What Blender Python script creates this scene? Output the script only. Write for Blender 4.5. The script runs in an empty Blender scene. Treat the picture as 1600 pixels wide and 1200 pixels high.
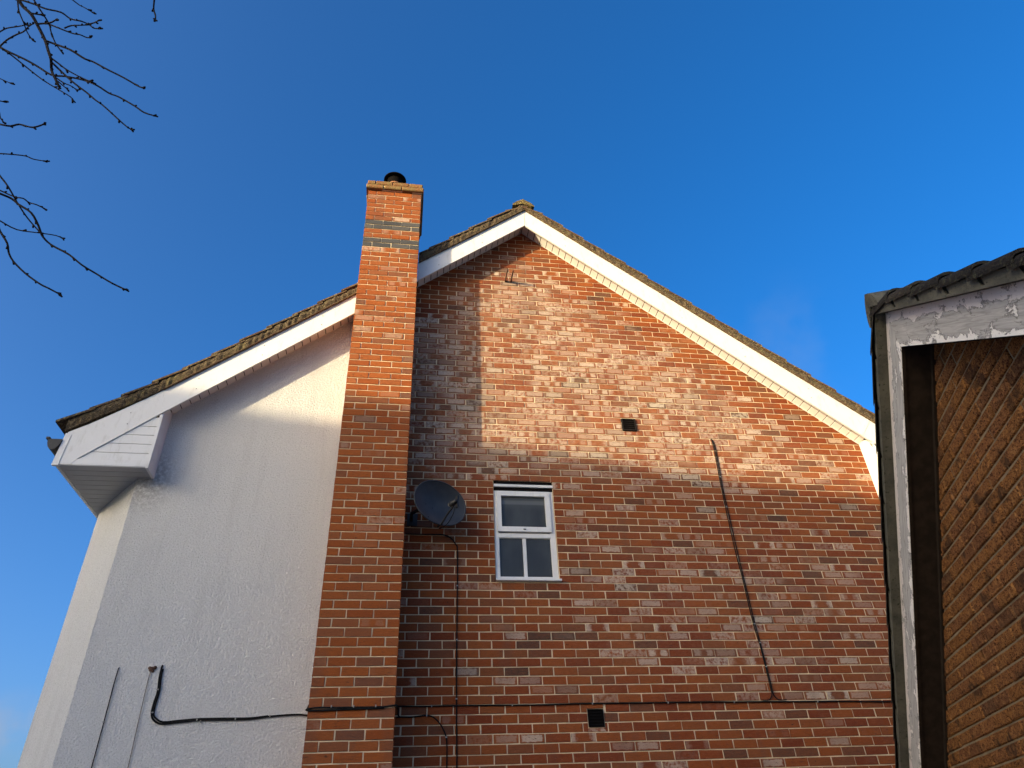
import bpy, bmesh, math, random
from mathutils import Vector, Matrix

random.seed(7)
sc = bpy.context.scene
COL = sc.collection
R = math.radians
CZ = 1.7                      # height of the camera above the ground

# ------------------------------------------------------------------ camera, sky, sun, exposure
cam_d = bpy.data.cameras.new("camera")
cam = bpy.data.objects.new("camera", cam_d)
COL.objects.link(cam)
cam_d.sensor_width = 36.0
cam_d.lens = 36.0 * 1100.0 / 1600.0
cam_d.clip_start = 0.05
cam_d.clip_end = 3000.0
PITCH, YAW, ROLL = 0.61264029, -0.17164815, -0.04916515
_r = Vector((math.cos(YAW), math.sin(YAW), 0))
_f = Vector((-math.sin(YAW) * math.cos(PITCH), math.cos(YAW) * math.cos(PITCH), math.sin(PITCH)))
_u = _r.cross(_f)
_r2 = _r * math.cos(ROLL) + _u * math.sin(ROLL)
_u2 = _u * math.cos(ROLL) - _r * math.sin(ROLL)
_m = Matrix((_r2, _u2, -_f)).transposed().to_4x4()
_m.translation = Vector((0, 0, CZ))
cam.matrix_world = _m
sc.camera = cam
CAMP = Vector((0, 0, CZ))
WCAM = _m.inverted()

SUN_EL, SUN_AZ = 6.5, 57.5     # azimuth: degrees to the left of straight behind the viewer of the wall
S = Vector((-math.sin(R(SUN_AZ)) * math.cos(R(SUN_EL)), -math.cos(R(SUN_AZ)) * math.cos(R(SUN_EL)), math.sin(R(SUN_EL))))
world = bpy.data.worlds.new("World")
sc.world = world
world.use_nodes = True
wn, wl = world.node_tree.nodes, world.node_tree.links
wn.clear()
w_out = wn.new("ShaderNodeOutputWorld")
w_bg = wn.new("ShaderNodeBackground")
w_sky = wn.new("ShaderNodeTexSky")
w_sky.sky_type = 'NISHITA'
w_sky.sun_disc = False
w_sky.sun_elevation = R(SUN_EL)
w_sky.sun_rotation = math.atan2(S.x, S.y)
w_sky.altitude = 0
w_sky.air_density = 0.6
w_sky.dust_density = 5.0
w_sky.ozone_density = 2.0
w_bg.inputs['Strength'].default_value = 0.15
w_hsv = wn.new("ShaderNodeHueSaturation")
w_hsv.inputs['Saturation'].default_value = 1.31
w_hsv.inputs['Hue'].default_value = 0.506
wl.new(w_sky.outputs[0], w_hsv.inputs['Color'])
# two faint wisps of cloud, placed by direction
w_tc = wn.new("ShaderNodeTexCoord")
w_col = w_hsv.outputs[0]
w_noise = wn.new("ShaderNodeTexNoise"); w_noise.inputs['Scale'].default_value = 9.0; w_noise.inputs['Detail'].default_value = 5.0
wl.new(w_tc.outputs['Generated'], w_noise.inputs['Vector'])
for (d0, r_in, r_out, amt) in (((.484, .673, .559), .0, .12, .11), ((-.404, .905, .14), .012, .062, .9)):
    v = wn.new("ShaderNodeVectorMath"); v.operation = 'DISTANCE'
    v.inputs[1].default_value = d0
    wl.new(w_tc.outputs['Generated'], v.inputs[0])
    mr = wn.new("ShaderNodeMapRange"); mr.interpolation_type = 'SMOOTHSTEP'
    for i_, q_ in enumerate((r_out, r_in, 0.0, 1.0)): mr.inputs[i_ + 1].default_value = q_
    wl.new(v.outputs['Value'], mr.inputs[0])
    nr_ = wn.new("ShaderNodeMapRange"); nr_.interpolation_type = 'SMOOTHSTEP'
    for i_, q_ in enumerate((.40, .62, 0.0, amt)): nr_.inputs[i_ + 1].default_value = q_
    wl.new(w_noise.outputs['Fac'], nr_.inputs[0])
    mu = wn.new("ShaderNodeMath"); mu.operation = 'MULTIPLY'
    wl.new(mr.outputs[0], mu.inputs[0]); wl.new(nr_.outputs[0], mu.inputs[1])
    mx = wn.new("ShaderNodeMix"); mx.data_type = 'RGBA'
    wl.new(mu.outputs[0], mx.inputs[0]); wl.new(w_col, mx.inputs[6]); mx.inputs[7].default_value = (.72, .80, .98, 1)
    w_col = mx.outputs[2]
wl.new(w_col, w_bg.inputs['Color'])
wl.new(w_bg.outputs[0], w_out.inputs[0])

sun_d = bpy.data.lights.new("sun", 'SUN')
sun_d.energy = 2.0
sun_d.angle = R(0.53)
sun_d.color = (1.0, 0.84, 0.53)
sun = bpy.data.objects.new("sun", sun_d)
COL.objects.link(sun)
sun.rotation_euler = S.to_track_quat('Z', 'Y').to_euler()

sc.view_settings.view_transform = 'Standard'
sc.view_settings.look = 'None'
sc.view_settings.gamma = 1.0
sc.view_settings.use_curve_mapping = False
sc.view_settings.exposure = 1.88
sc.render.engine = 'CYCLES'
sc.cycles.max_bounces = 6
sc.render.filter_size = 0.9
sc.cycles.use_denoising = True
sc.cycles.denoiser = 'OPENIMAGEDENOISE'
sc.cycles.denoising_input_passes = 'RGB_ALBEDO_NORMAL'
sc.cycles.denoising_prefilter = 'ACCURATE'
sc.cycles.use_adaptive_sampling = False
world.cycles.sampling_method = 'MANUAL'
world.cycles.sample_map_resolution = 2048

# ------------------------------------------------------------------ mesh helpers
class MB:
    """collects faces of one mesh object"""
    def __init__(self):
        self.v, self.f, self.uv, self.tone = [], [], [], []

    def face(self, pts, uv=None, tone=0.0):
        i = len(self.v)
        self.v += [tuple(p) for p in pts]
        self.f.append(tuple(range(i, i + len(pts))))
        self.uv += list(uv) if uv else [(0.5, 0.5)] * len(pts)
        self.tone.append(tone)

    def box(self, x0, x1, y0, y1, z0, z1, skip='', tone=0.0):
        P = lambda x, y, z: (x, y, z)
        if 'f' not in skip: self.face([P(x0, y0, z0), P(x1, y0, z0), P(x1, y0, z1), P(x0, y0, z1)], tone=tone)
        if 'b' not in skip: self.face([P(x1, y1, z0), P(x0, y1, z0), P(x0, y1, z1), P(x1, y1, z1)], tone=tone)
        if 'l' not in skip: self.face([P(x0, y1, z0), P(x0, y0, z0), P(x0, y0, z1), P(x0, y1, z1)], tone=tone)
        if 'r' not in skip: self.face([P(x1, y0, z0), P(x1, y1, z0), P(x1, y1, z1), P(x1, y0, z1)], tone=tone)
        if 't' not in skip: self.face([P(x0, y0, z1), P(x1, y0, z1), P(x1, y1, z1), P(x0, y1, z1)], tone=tone)
        if 'd' not in skip: self.face([P(x0, y1, z0), P(x1, y1, z0), P(x1, y0, z0), P(x0, y0, z0)], tone=tone)

    def prism(self, poly, y0, y1, tone=0.0, xf=None):
        """poly: (x, z) anticlockwise seen from -y; extruded from y0 (front) to y1 (back)"""
        a = sum(poly[i][0] * poly[(i + 1) % len(poly)][1] - poly[(i + 1) % len(poly)][0] * poly[i][1] for i in range(len(poly)))
        if a < 0:
            poly = poly[::-1]
        F = [(x, y0, z) for x, z in poly]
        B = [(x, y1, z) for x, z in poly]
        if xf:
            F = [xf(p) for p in F]
            B = [xf(p) for p in B]
        self.face(F, tone=tone)
        self.face(B[::-1], tone=tone)
        n = len(poly)
        for i in range(n):
            j = (i + 1) % n
            self.face([F[i], B[i], B[j], F[j]], tone=tone)

    def brick(self, x0, x1, y0, y1, z0, z1, tone=0.0, ch=0.0022, xf=None, back=False, jit=0.0, rnd=random):
        """a brick whose dressed face looks to -y, its arrises slightly rounded"""
        j = lambda: rnd.uniform(-jit, jit)
        o = [(x0 + j(), y0 + ch, z0 + j()), (x1 + j(), y0 + ch, z0 + j()), (x1 + j(), y0 + ch, z1 + j()), (x0 + j(), y0 + ch, z1 + j())]
        c = ch
        i_ = [(o[0][0] + c, y0, o[0][2] + c), (o[1][0] - c, y0, o[1][2] + c), (o[2][0] - c, y0, o[2][2] - c), (o[3][0] + c, y0, o[3][2] - c)]
        b = [(p[0], y1, p[2]) for p in o]
        if xf:
            o = [xf(p) for p in o]; i_ = [xf(p) for p in i_]; b = [xf(p) for p in b]
        L = (x1 - x0) / 0.215
        e = ch / 0.215
        uo = [(0, 0), (L, 0), (L, 1), (0, 1)]
        ui = [(e, .05), (L - e, .05), (L - e, .95), (e, .95)]
        self.face(i_, ui, tone)
        for k in range(4):
            m = (k + 1) % 4
            self.face([o[k], o[m], i_[m], i_[k]], [uo[k], uo[m], ui[m], ui[k]], tone)
            self.face([b[k], b[m], o[m], o[k]], [uo[k], uo[m], uo[m], uo[k]], tone)
        if back:
            self.face(b[::-1], uo[::-1], tone)

    def tube(self, pts, r, n=6, r1=None, cap=True):
        """round bar through pts; r may taper to r1"""
        pts = [Vector(p) for p in pts]
        N = len(pts)
        prev = None
        rings = []
        for i, p in enumerate(pts):
            t = (pts[min(i + 1, N - 1)] - pts[max(i - 1, 0)]).normalized()
            if prev is None:
                a = t.cross(Vector((0.3, 0.2, 1)))
                if a.length < 1e-3: a = t.cross(Vector((1, 0, 0)))
                a.normalize()
            else:
                a = (prev - t * prev.dot(t)).normalized()
            prev = a
            b = t.cross(a)
            rr = r if r1 is None else r + (r1 - r) * i / max(1, N - 1)
            rings.append([p + a * (rr * math.cos(2 * math.pi * k / n)) + b * (rr * math.sin(2 * math.pi * k / n)) for k in range(n)])
        i0 = len(self.v)
        for ring in rings: self.v += [tuple(q) for q in ring]
        for i in range(N - 1):
            for k in range(n):
                a, b = i0 + i * n + k, i0 + i * n + (k + 1) % n
                self.f.append((a, b, b + n, a + n)); self.uv += [(.5, .5)] * 4; self.tone.append(0.0)
        if cap:
            self.f.append(tuple(i0 + k for k in range(n))[::-1]); self.uv += [(.5, .5)] * n; self.tone.append(0.0)
            self.f.append(tuple(i0 + (N - 1) * n + k for k in range(n))); self.uv += [(.5, .5)] * n; self.tone.append(0.0)

    def lathe(self, prof, centre, n=24, axis=None):
        """profile [(radius, height)] turned about the vertical (or axis matrix) through centre"""
        c = Vector(centre)
        i0 = len(self.v)
        for r, h in prof:
            for k in range(n):
                q = Vector((r * math.cos(2 * math.pi * k / n), r * math.sin(2 * math.pi * k / n), h))
                if axis is not None: q = axis @ q
                self.v.append(tuple(c + q))
        for i in range(len(prof) - 1):
            for k in range(n):
                a, b = i0 + i * n + k, i0 + i * n + (k + 1) % n
                self.f.append((a, b, b + n, a + n)); self.uv += [(.5, .5)] * 4; self.tone.append(0.0)

    def blob(self, c, r, d=None, s=1.6):
        """a small bud: a six sided spindle along d"""
        c = Vector(c); d = Vector(d).normalized() if d is not None else Vector((0, 0, 1))
        self.tube([c - d * r * s, c - d * r * .5, c + d * r * .4, c + d * r * s], r, n=5)

    def build(self, name, mat=None, parent=None, smooth=False):
        me = bpy.data.meshes.new(name)
        me.from_pydata(self.v, [], self.f)
        uvl = me.uv_layers.new(name="UVMap")
        flat = [c for q in self.uv for c in q]
        uvl.data.foreach_set("uv", flat)
        if any(self.tone):
            at = me.attributes.new("tone", 'FLOAT', 'FACE')
            at.data.foreach_set("value", self.tone)
        if mat: me.materials.append(mat)
        if smooth:
            me.polygons.foreach_set("use_smooth", [True] * len(me.polygons))
        me.update()
        return link(name, me, parent)


def link(name, me, parent=None):
    o = bpy.data.objects.new(name, me)
    COL.objects.link(o)
    if parent: o.parent = parent
    return o


def thing(name, label, cat, loc=(0, 0, 0), group=None):
    o = bpy.data.objects.new(name, None)
    o.empty_display_size = .2
    COL.objects.link(o)
    o.location = loc
    o['label'] = label; o['category'] = cat
    if group: o['group'] = group
    return o


def tag(o, label=None, cat=None, kind=None, group=None):
    if label: o['label'] = label
    if cat: o['category'] = cat
    if kind: o['kind'] = kind
    if group: o['group'] = group
    return o

# ------------------------------------------------------------------ materials
class NT:
    def __init__(self, name):
        self.m = bpy.data.materials.new(name)
        self.m.use_nodes = True
        self.n, self.l = self.m.node_tree.nodes, self.m.node_tree.links
        self.bsdf = self.n["Principled BSDF"]
        self.geo = self.n.new("ShaderNodeNewGeometry")
        self.pos = self.geo.outputs['Position']

    def _in(self, sock, v):
        if v is None: return
        if hasattr(v, 'is_linked') or isinstance(v, bpy.types.NodeSocket): self.l.new(v, sock)
        elif isinstance(v, (tuple, list)) and len(v) == 3 and sock.type == 'RGBA': sock.default_value = (*v, 1)
        else: sock.default_value = v

    def noise(self, scale, detail=4, rough=.55, vec=None, dist=0.0, dim='3D', w=None, col=False):
        t = self.n.new("ShaderNodeTexNoise"); t.noise_dimensions = dim
        t.inputs['Scale'].default_value = scale; t.inputs['Detail'].default_value = detail
        t.inputs['Roughness'].default_value = rough; t.inputs['Distortion'].default_value = dist
        self.l.new(vec if vec is not None else self.pos, t.inputs['Vector'])
        if w is not None: self._in(t.inputs['W'], w)
        return t.outputs['Color' if col else 'Fac']

    def voronoi(self, scale, vec=None, feat='F1', rnd=1.0):
        t = self.n.new("ShaderNodeTexVoronoi"); t.feature = feat
        t.inputs['Scale'].default_value = scale; t.inputs['Randomness'].default_value = rnd
        self.l.new(vec if vec is not None else self.pos, t.inputs['Vector'])
        return t.outputs['Distance']

    def math(self, op, a, b=None, c=None, clamp=False):
        t = self.n.new("ShaderNodeMath"); t.operation = op; t.use_clamp = clamp
        self._in(t.inputs[0], a); self._in(t.inputs[1], b); self._in(t.inputs[2], c)
        return t.outputs[0]

    def step(self, v, a, b, lo=0.0, hi=1.0):
        t = self.n.new("ShaderNodeMapRange"); t.interpolation_type = 'SMOOTHSTEP'
        self._in(t.inputs[0], v)
        for i, q in enumerate((a, b, lo, hi)): t.inputs[i + 1].default_value = q
        return t.outputs[0]

    def ramp(self, v, stops, interp='LINEAR'):
        t = self.n.new("ShaderNodeValToRGB"); t.color_ramp.interpolation = interp
        e = t.color_ramp.elements
        while len(e) < len(stops): e.new(.5)
        for el, (p, c) in zip(e, stops):
            el.position = p; el.color = (*c, 1)
        self._in(t.inputs[0], v)
        return t.outputs[0]

    def mix(self, f, a, b, mode='MIX'):
        t = self.n.new("ShaderNodeMix"); t.data_type = 'RGBA'; t.blend_type = mode
        self._in(t.inputs[0], f); self._in(t.inputs[6], a); self._in(t.inputs[7], b)
        return t.outputs[2]

    def sep(self, v):
        t = self.n.new("ShaderNodeSeparateXYZ"); self.l.new(v, t.inputs[0]); return t.outputs

    def comb(self, x, y, z):
        t = self.n.new("ShaderNodeCombineXYZ")
        for s, q in zip(t.inputs, (x, y, z)): self._in(s, q)
        return t.outputs[0]

    def vscale(self, v, xyz):
        t = self.n.new("ShaderNodeVectorMath"); t.operation = 'MULTIPLY'
        self.l.new(v, t.inputs[0]); t.inputs[1].default_value = xyz
        return t.outputs[0]

    def bump(self, h, strength=.5, dist=.01, prev=None):
        t = self.n.new("ShaderNodeBump"); t.inputs['Strength'].default_value = strength; t.inputs['Distance'].default_value = dist
        self.l.new(h, t.inputs['Height'])
        if prev is not None: self.l.new(prev, t.inputs['Normal'])
        return t.outputs[0]

    def out(self, col=None, rough=.8, normal=None, spec=.3, metal=0.0):
        b = self.bsdf
        self._in(b.inputs['Base Color'], col); self._in(b.inputs['Roughness'], rough)
        b.inputs['Specular IOR Level'].default_value = spec
        b.inputs['Metallic'].default_value = metal
        if normal is not None: self.l.new(normal, b.inputs['Normal'])
        return self.m

    def tone(self):
        oi = self.n.new("ShaderNodeObjectInfo")
        at = self.n.new("ShaderNodeAttribute"); at.attribute_name = "tone"
        return self.math('FRACT', self.math('ADD', oi.outputs['Random'], at.outputs['Fac']))

    def hash(self, t, k):
        return self.math('FRACT', self.math('MULTIPLY', t, k))


def brick_mat(name, wall):
    m = NT(name)
    t = m.tone()
    t2, t3, t4 = m.hash(t, 17.37), m.hash(t, 91.7), m.hash(t, 401.3)
    fine = m.noise(160, 3, .6)
    mid = m.noise(28, 4, .6)
    streak = m.noise(22, 3, .6, m.vscale(m.pos, (1.0, 1.0, 4.5)))
    if wall:
        base = m.ramp(t, [(0.0, (.150, .024, .0065)), (.28, (.215, .042, .0085)), (.55, (.265, .064, .0115)), (.80, (.215, .062, .018)),
                          (.94, (.150, .050, .023)), (.985, (.085, .038, .024)), (1.0, (.05, .030, .023))])
    else:
        base = m.ramp(t, [(0.0, (.24, .053, .0105)), (.50, (.31, .078, .0145)), (.78, (.26, .078, .024)), (.93, (.19, .066, .030)), (1.0, (.13, .06, .038))])
    base = m.mix(m.step(streak, .35, .75, 0.0, .45), base, (.21, .055, .017))
    crease = m.noise(34, 4, .7, m.vscale(m.pos, (1.0, 1.0, 3.2)), dist=.8)
    fiss = m.math('MULTIPLY', m.step(crease, .40, .33), m.step(t4, .25, .6, .2, 1))
    base = m.mix(m.step(fine, .35, .8, 0, .2), base, (.40, .13, .035))
    # white bloom of salts: patchy over the wall, strongest well inside the gable
    x, y, z = m.sep(m.pos)
    big = m.noise(1.1, 3, .6)
    if wall:
        zc = m.math('SUBTRACT', z, CZ)
        zone = m.math('MULTIPLY', m.step(zc, 3.2, 3.9), m.step(zc, 7.2, 6.0))
        rake = m.math('MINIMUM', m.math('SUBTRACT', m.math('ADD', m.math('MULTIPLY', x, .82), 6.1), zc),
                      m.math('SUBTRACT', m.math('ADD', m.math('MULTIPLY', x, -.81), 8.34), zc))
        zone = m.math('MULTIPLY', zone, m.step(rake, .25, 1.1))
        zone = m.math('MULTIPLY', zone, m.step(x, 4.9, 3.4, .35, 1))
        low = m.math('MULTIPLY', m.step(zc, 3.4, 2.4), m.step(x, .6, 2.4))
        low = m.math('MULTIPLY', low, m.step(zc, .9, 1.9, .35, 1.0))
        amount = m.math('ADD', m.math('MULTIPLY', zone, .78), m.math('MULTIPLY', low, .19))
        amount = m.math('ADD', amount, .08)
    else:
        zc = m.math('SUBTRACT', z, CZ)
        amount = m.math('ADD', .02, m.math('MULTIPLY', m.step(zc, 2.5, 6.5), .04))
    amount = m.math('MULTIPLY', amount, m.step(big, .25, .6, .6, 1.15))
    has = m.step(m.math('SUBTRACT', amount, t2), -.12, .12)
    u, v, _ = m.sep(m.n.new("ShaderNodeUVMap").outputs[0])
    du = m.math('ABSOLUTE', m.math('SUBTRACT', u, .5))
    dv = m.math('ABSOLUTE', m.math('SUBTRACT', v, .5))
    wob = m.math('SUBTRACT', mid, .5)
    inner = m.math('MULTIPLY', m.step(m.math('ADD', du, m.math('MULTIPLY', wob, .16)), .46, .38), m.step(m.math('ADD', dv, m.math('MULTIPLY', wob, .5)), .46, .28))
    dumb = m.math('MULTIPLY', inner, m.step(m.math('ADD', du, m.math('MULTIPLY', wob, .3)), .06, .2))
    ends = m.step(m.math('ADD', du, m.math('MULTIPLY', wob, .5)), .22, .42)
    pat = m.mix(m.step(t3, .38, .40), m.comb(inner, 0, 0), m.comb(m.step(mid, .32, .6), 0, 0))
    pat = m.mix(m.step(t3, .70, .72), pat, m.comb(dumb, 0, 0))
    pat = m.mix(m.step(t3, .86, .88), pat, m.comb(ends, 0, 0))
    pat = m.sep(pat)[0]
    bloom = m.math('MULTIPLY', m.math('MULTIPLY', has, pat), m.step(fine, .1, .6, .45, 1.0))
    bloom = m.math('MULTIPLY', bloom, m.math('ADD', .26, m.math('MULTIPLY', t4, .48)))
    haze = m.math('MULTIPLY', m.math('MULTIPLY', amount, m.step(mid, .25, .75, .2, 1)), .17 if wall else .08)
    bloom = m.math('MAXIMUM', bloom, haze, clamp=True)
    col = m.mix(bloom, base, (.64, .525, .40))
    col = m.mix(m.math('MULTIPLY', fiss, .75), col, (.045, .022, .014))
    drag = m.noise(60, 3, .65, m.vscale(m.pos, (.5, 1.0, 3.0)))
    col = m.mix(m.step(drag, .44, .30, 0, .55), col, (.10, .035, .018))
    col = m.mix(m.step(drag, .60, .74, 0, .35), col, (.44, .19, .09))
    run = m.noise(3.2, 4, .6, m.vscale(m.pos, (1, 1, .22)))
    col = m.mix(m.step(run, .52, .72, 0, .38), col, (.12, .062, .042))
    h = m.math('ADD', m.math('MULTIPLY', streak, .6), m.math('MULTIPLY', fine, .4))
    h = m.math('SUBTRACT', h, m.math('MULTIPLY', fiss, .9))
    nrm = m.bump(h, .55, .006)
    return m.out(col, .88, nrm, .2)


def mortar_mat(name, col=(.72, .57, .37)):
    m = NT(name)
    c = m.mix(m.step(m.noise(9, 4), .3, .7), col, tuple(q * .72 for q in col))
    c = m.mix(m.step(m.noise(240, 2), .35, .75, 0, .5), c, tuple(q * 1.25 for q in col))
    return m.out(c, .95, m.bump(m.noise(180, 3), .5, .004), .1)


M = {}
M['brick'] = brick_mat('weathered_red_brick', True)
M['chimney_brick'] = brick_mat('chimney_brick', False)
M['mortar'] = mortar_mat('lime_mortar')

m = NT('blue_engineering_brick')
t = m.tone()
c = m.ramp(t, [(0, (.040, .039, .039)), (.5, (.054, .051, .049)), (1, (.075, .068, .062))])
c = m.mix(m.step(m.noise(60, 3), .45, .8, 0, .4), c, (.14, .12, .10))
M['blue_brick'] = m.out(c, .7, m.bump(m.noise(120, 3), .3, .004), .4)

m = NT('mossy_cap_brick')
t = m.tone()
c = m.ramp(t, [(0, (.20, .085, .035)), (.5, (.24, .12, .05)), (1, (.20, .14, .07))])
moss = m.step(m.noise(16, 5, .65), .42, .6)
c = m.mix(m.math('MULTIPLY', moss, .8), c, (.20, .145, .06))
c = m.mix(m.step(m.noise(70, 3), .55, .75, 0, .6), c, (.30, .23, .12))
M['cap_brick'] = m.out(c, .95, m.bump(m.noise(90, 4), .7, .008), .1)

m = NT('roughcast_render')
a = m.noise(78, 2, .6, dist=.5)
b = m.noise(24, 2, .5, dist=.8)
h = m.math('ADD', m.step(a, .34, .66), m.math('MULTIPLY', b, .3))
c = m.mix(m.step(m.noise(.9, 5, .6), .35, .75, 0, .4), (.765, .745, .705), (.71, .69, .65))
# light and dark grain: shading of the rough dash put into its colour
dash_shade = m.noise(84, 3, .6)
c = m.mix(m.step(dash_shade, .54, .68, 0, .6), c, (.90, .88, .84))
c = m.mix(m.step(dash_shade, .46, .32, 0, .6), c, (.46, .44, .40))
x, y, z = m.sep(m.pos)
drip = m.noise(7, 4, .6, m.vscale(m.pos, (1, 1, .12)))
c = m.mix(m.step(drip, .48, .78, 0, .3), c, (.54, .515, .47))
# grime under the corner of the boxed eaves
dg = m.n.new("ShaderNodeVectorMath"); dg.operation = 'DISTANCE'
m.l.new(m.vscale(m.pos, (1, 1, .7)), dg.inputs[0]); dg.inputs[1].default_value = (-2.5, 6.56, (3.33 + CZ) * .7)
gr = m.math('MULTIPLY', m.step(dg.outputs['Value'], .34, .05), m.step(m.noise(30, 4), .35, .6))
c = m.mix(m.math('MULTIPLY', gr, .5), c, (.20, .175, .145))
M['render'] = m.out(c, .95, m.bump(h, .9, .011), .1)

m = NT('white_upvc')
c = m.mix(m.step(m.noise(3.0, 5, .6), .4, .8, 0, .5), (.715, .70, .67), (.63, .61, .57))
c = m.mix(m.step(m.noise(22, 4, .6, m.vscale(m.pos, (1, 1, .3))), .52, .75, 0, .45), c, (.50, .475, .42))
M['upvc'] = m.out(c, .42, m.bump(m.noise(2.2, 2), .15, .02), .4)

m = NT('soffit_plastic')
c = m.mix(m.step(m.noise(4.0, 5, .6), .4, .8, 0, .5), (.74, .71, .67), (.63, .60, .56))
M['soffit'] = m.out(c, .5, None, .35)

m = NT('shaded_soffit')  # darker copy of the soffit plastic: shade under the eaves put into the colour
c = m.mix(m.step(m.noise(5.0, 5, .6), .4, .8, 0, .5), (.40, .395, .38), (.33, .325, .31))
M['soffit_shaded'] = m.out(c, .55, None, .3)

m = NT('black_plastic')
c = m.mix(m.step(m.noise(40, 4), .4, .8, 0, .5), (.012, .012, .013), (.03, .029, .028))
M['black'] = m.out(c, .5, None, .4)

m = NT('concrete_roof_tile')
t = m.tone()
c = m.ramp(t, [(0, (.075, .045, .032)), (.5, (.10, .055, .036)), (1, (.065, .05, .04))])
c = m.mix(m.step(m.noise(45, 5, .7), .48, .62), c, (.21, .17, .085))
M['tile'] = m.out(c, .95, m.bump(m.noise(120, 4), .6, .006), .1)

m = NT('verge_mortar_with_lichen')
c = m.mix(m.step(m.noise(38, 5, .7), .35, .62), (.070, .048, .030), (.185, .14, .085))
c = m.mix(m.step(m.noise(90, 4, .7), .48, .62), c, (.045, .034, .024))
c = m.mix(m.step(m.noise(7, 3), .52, .7, 0, .45), c, (.17, .145, .06))
M['verge'] = m.out(c, .97, m.bump(m.noise(70, 5, .7), 1.0, .02), .05)

m = NT('lichen_ridge')
c = m.mix(m.step(m.noise(32, 5, .7), .4, .62), (.13, .092, .045), (.27, .205, .08))
c = m.mix(m.step(m.noise(85, 4, .7), .54, .7), c, (.05, .04, .022))
M['ridge'] = m.out(c, .97, m.bump(m.noise(60, 5, .7), 1.0, .025), .05)

m = NT('terracotta_pot')
c = m.mix(m.step(m.noise(14, 4), .35, .7), (.34, .15, .07), (.25, .12, .07))
M['terracotta'] = m.out(c, .85, m.bump(m.noise(80, 3), .3, .004), .2)

m = NT('lead_sheet')
c = m.mix(m.step(m.noise(9, 4), .35, .7), (.25, .26, .28), (.36, .36, .37))
M['lead'] = m.out(c, .55, m.bump(m.noise(14, 3), .4, .02), .4, .3)

m = NT('window_glass')
x, y, z = m.sep(m.pos)
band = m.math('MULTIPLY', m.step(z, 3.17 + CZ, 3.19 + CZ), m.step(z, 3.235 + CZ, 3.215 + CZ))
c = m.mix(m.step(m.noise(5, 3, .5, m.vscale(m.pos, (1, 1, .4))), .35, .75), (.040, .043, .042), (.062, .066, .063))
c = m.mix(m.math('MULTIPLY', m.step(z, 3.10 + CZ, 3.2 + CZ), .5), c, (.085, .09, .085))  # paler towards the top: faint sky reflection painted into the glass
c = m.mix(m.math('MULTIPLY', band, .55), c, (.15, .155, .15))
M['glass'] = m.out(c, .08, m.bump(m.noise(1.3, 1), .05, .02), .28)

m = NT('dish_grey')
c = m.mix(m.step(m.noise(9, 4), .35, .75), (.030, .033, .038), (.044, .047, .052))
M['dish'] = m.out(c, .55, m.bump(m.noise(160, 2), .08, .002), .35)

m = NT('cable_sheath')
c = m.mix(m.step(m.noise(60, 4), .4, .75), (.006, .006, .006), (.016, .015, .014))
M['cable'] = m.out(c, .7, None, .12)

m = NT('grey_cable_sheath')
c = m.mix(m.step(m.noise(60, 4), .4, .75), (.16, .145, .13), (.26, .24, .21))
M['grey_cable'] = m.out(c, .7, None, .3)

m = NT('clip_plastic')
M['clip'] = m.out((.30, .285, .26), .5, None, .3)

m = NT('rusty_steel')
c = m.mix(m.step(m.noise(50, 4), .4, .65), (.07, .035, .022), (.13, .07, .045))
M['rust'] = m.out(c, .85, m.bump(m.noise(120, 3), .4, .003), .3)

m = NT('vent_terracotta_dark')
c = m.mix(m.step(m.noise(40, 4), .4, .75), (.009, .007, .006), (.018, .012, .010))
M['vent'] = m.out(c, .85, None, .2)
m = NT('grey_fixing')
M['dark_fixing'] = m.out((.22, .20, .18), .6, None, .3)
m = NT('cavity_black')
M['void'] = m.out((.006, .005, .005), .95, None, .05)

m = NT('rustic_garage_brick')
t = m.tone()
wob = m.noise(34, 4, .65, dist=1.4)
curl = m.noise(56, 4, .62, m.vscale(m.pos, (1, 1, 1.5)), dist=1.8)
c = m.ramp(t, [(0, (.27, .115, .034)), (.35, (.31, .135, .042)), (.7, (.285, .122, .044)), (.9, (.23, .10, .040)), (1, (.16, .08, .038))])
c = m.mix(m.step(curl, .52, .42), c, (.085, .032, .016))
c = m.mix(m.step(wob, .52, .7, 0, .7), c, (.46, .23, .085))
soot = m.math('MULTIPLY', m.step(m.noise(5.5, 2, .5), .565, .64), m.step(m.noise(30, 3), .3, .6, .4, 1))
c = m.mix(m.math('MULTIPLY', soot, .75), c, (.05, .03, .02))
h = m.math('ADD', m.math('MULTIPLY', m.step(curl, .40, .54), .7), m.math('MULTIPLY', wob, .5))
M['rustic'] = m.out(c, .95, m.bump(h, .9, .011), .1)
M['garage_mortar'] = mortar_mat('garage_mortar', (.235, .175, .105))

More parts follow.
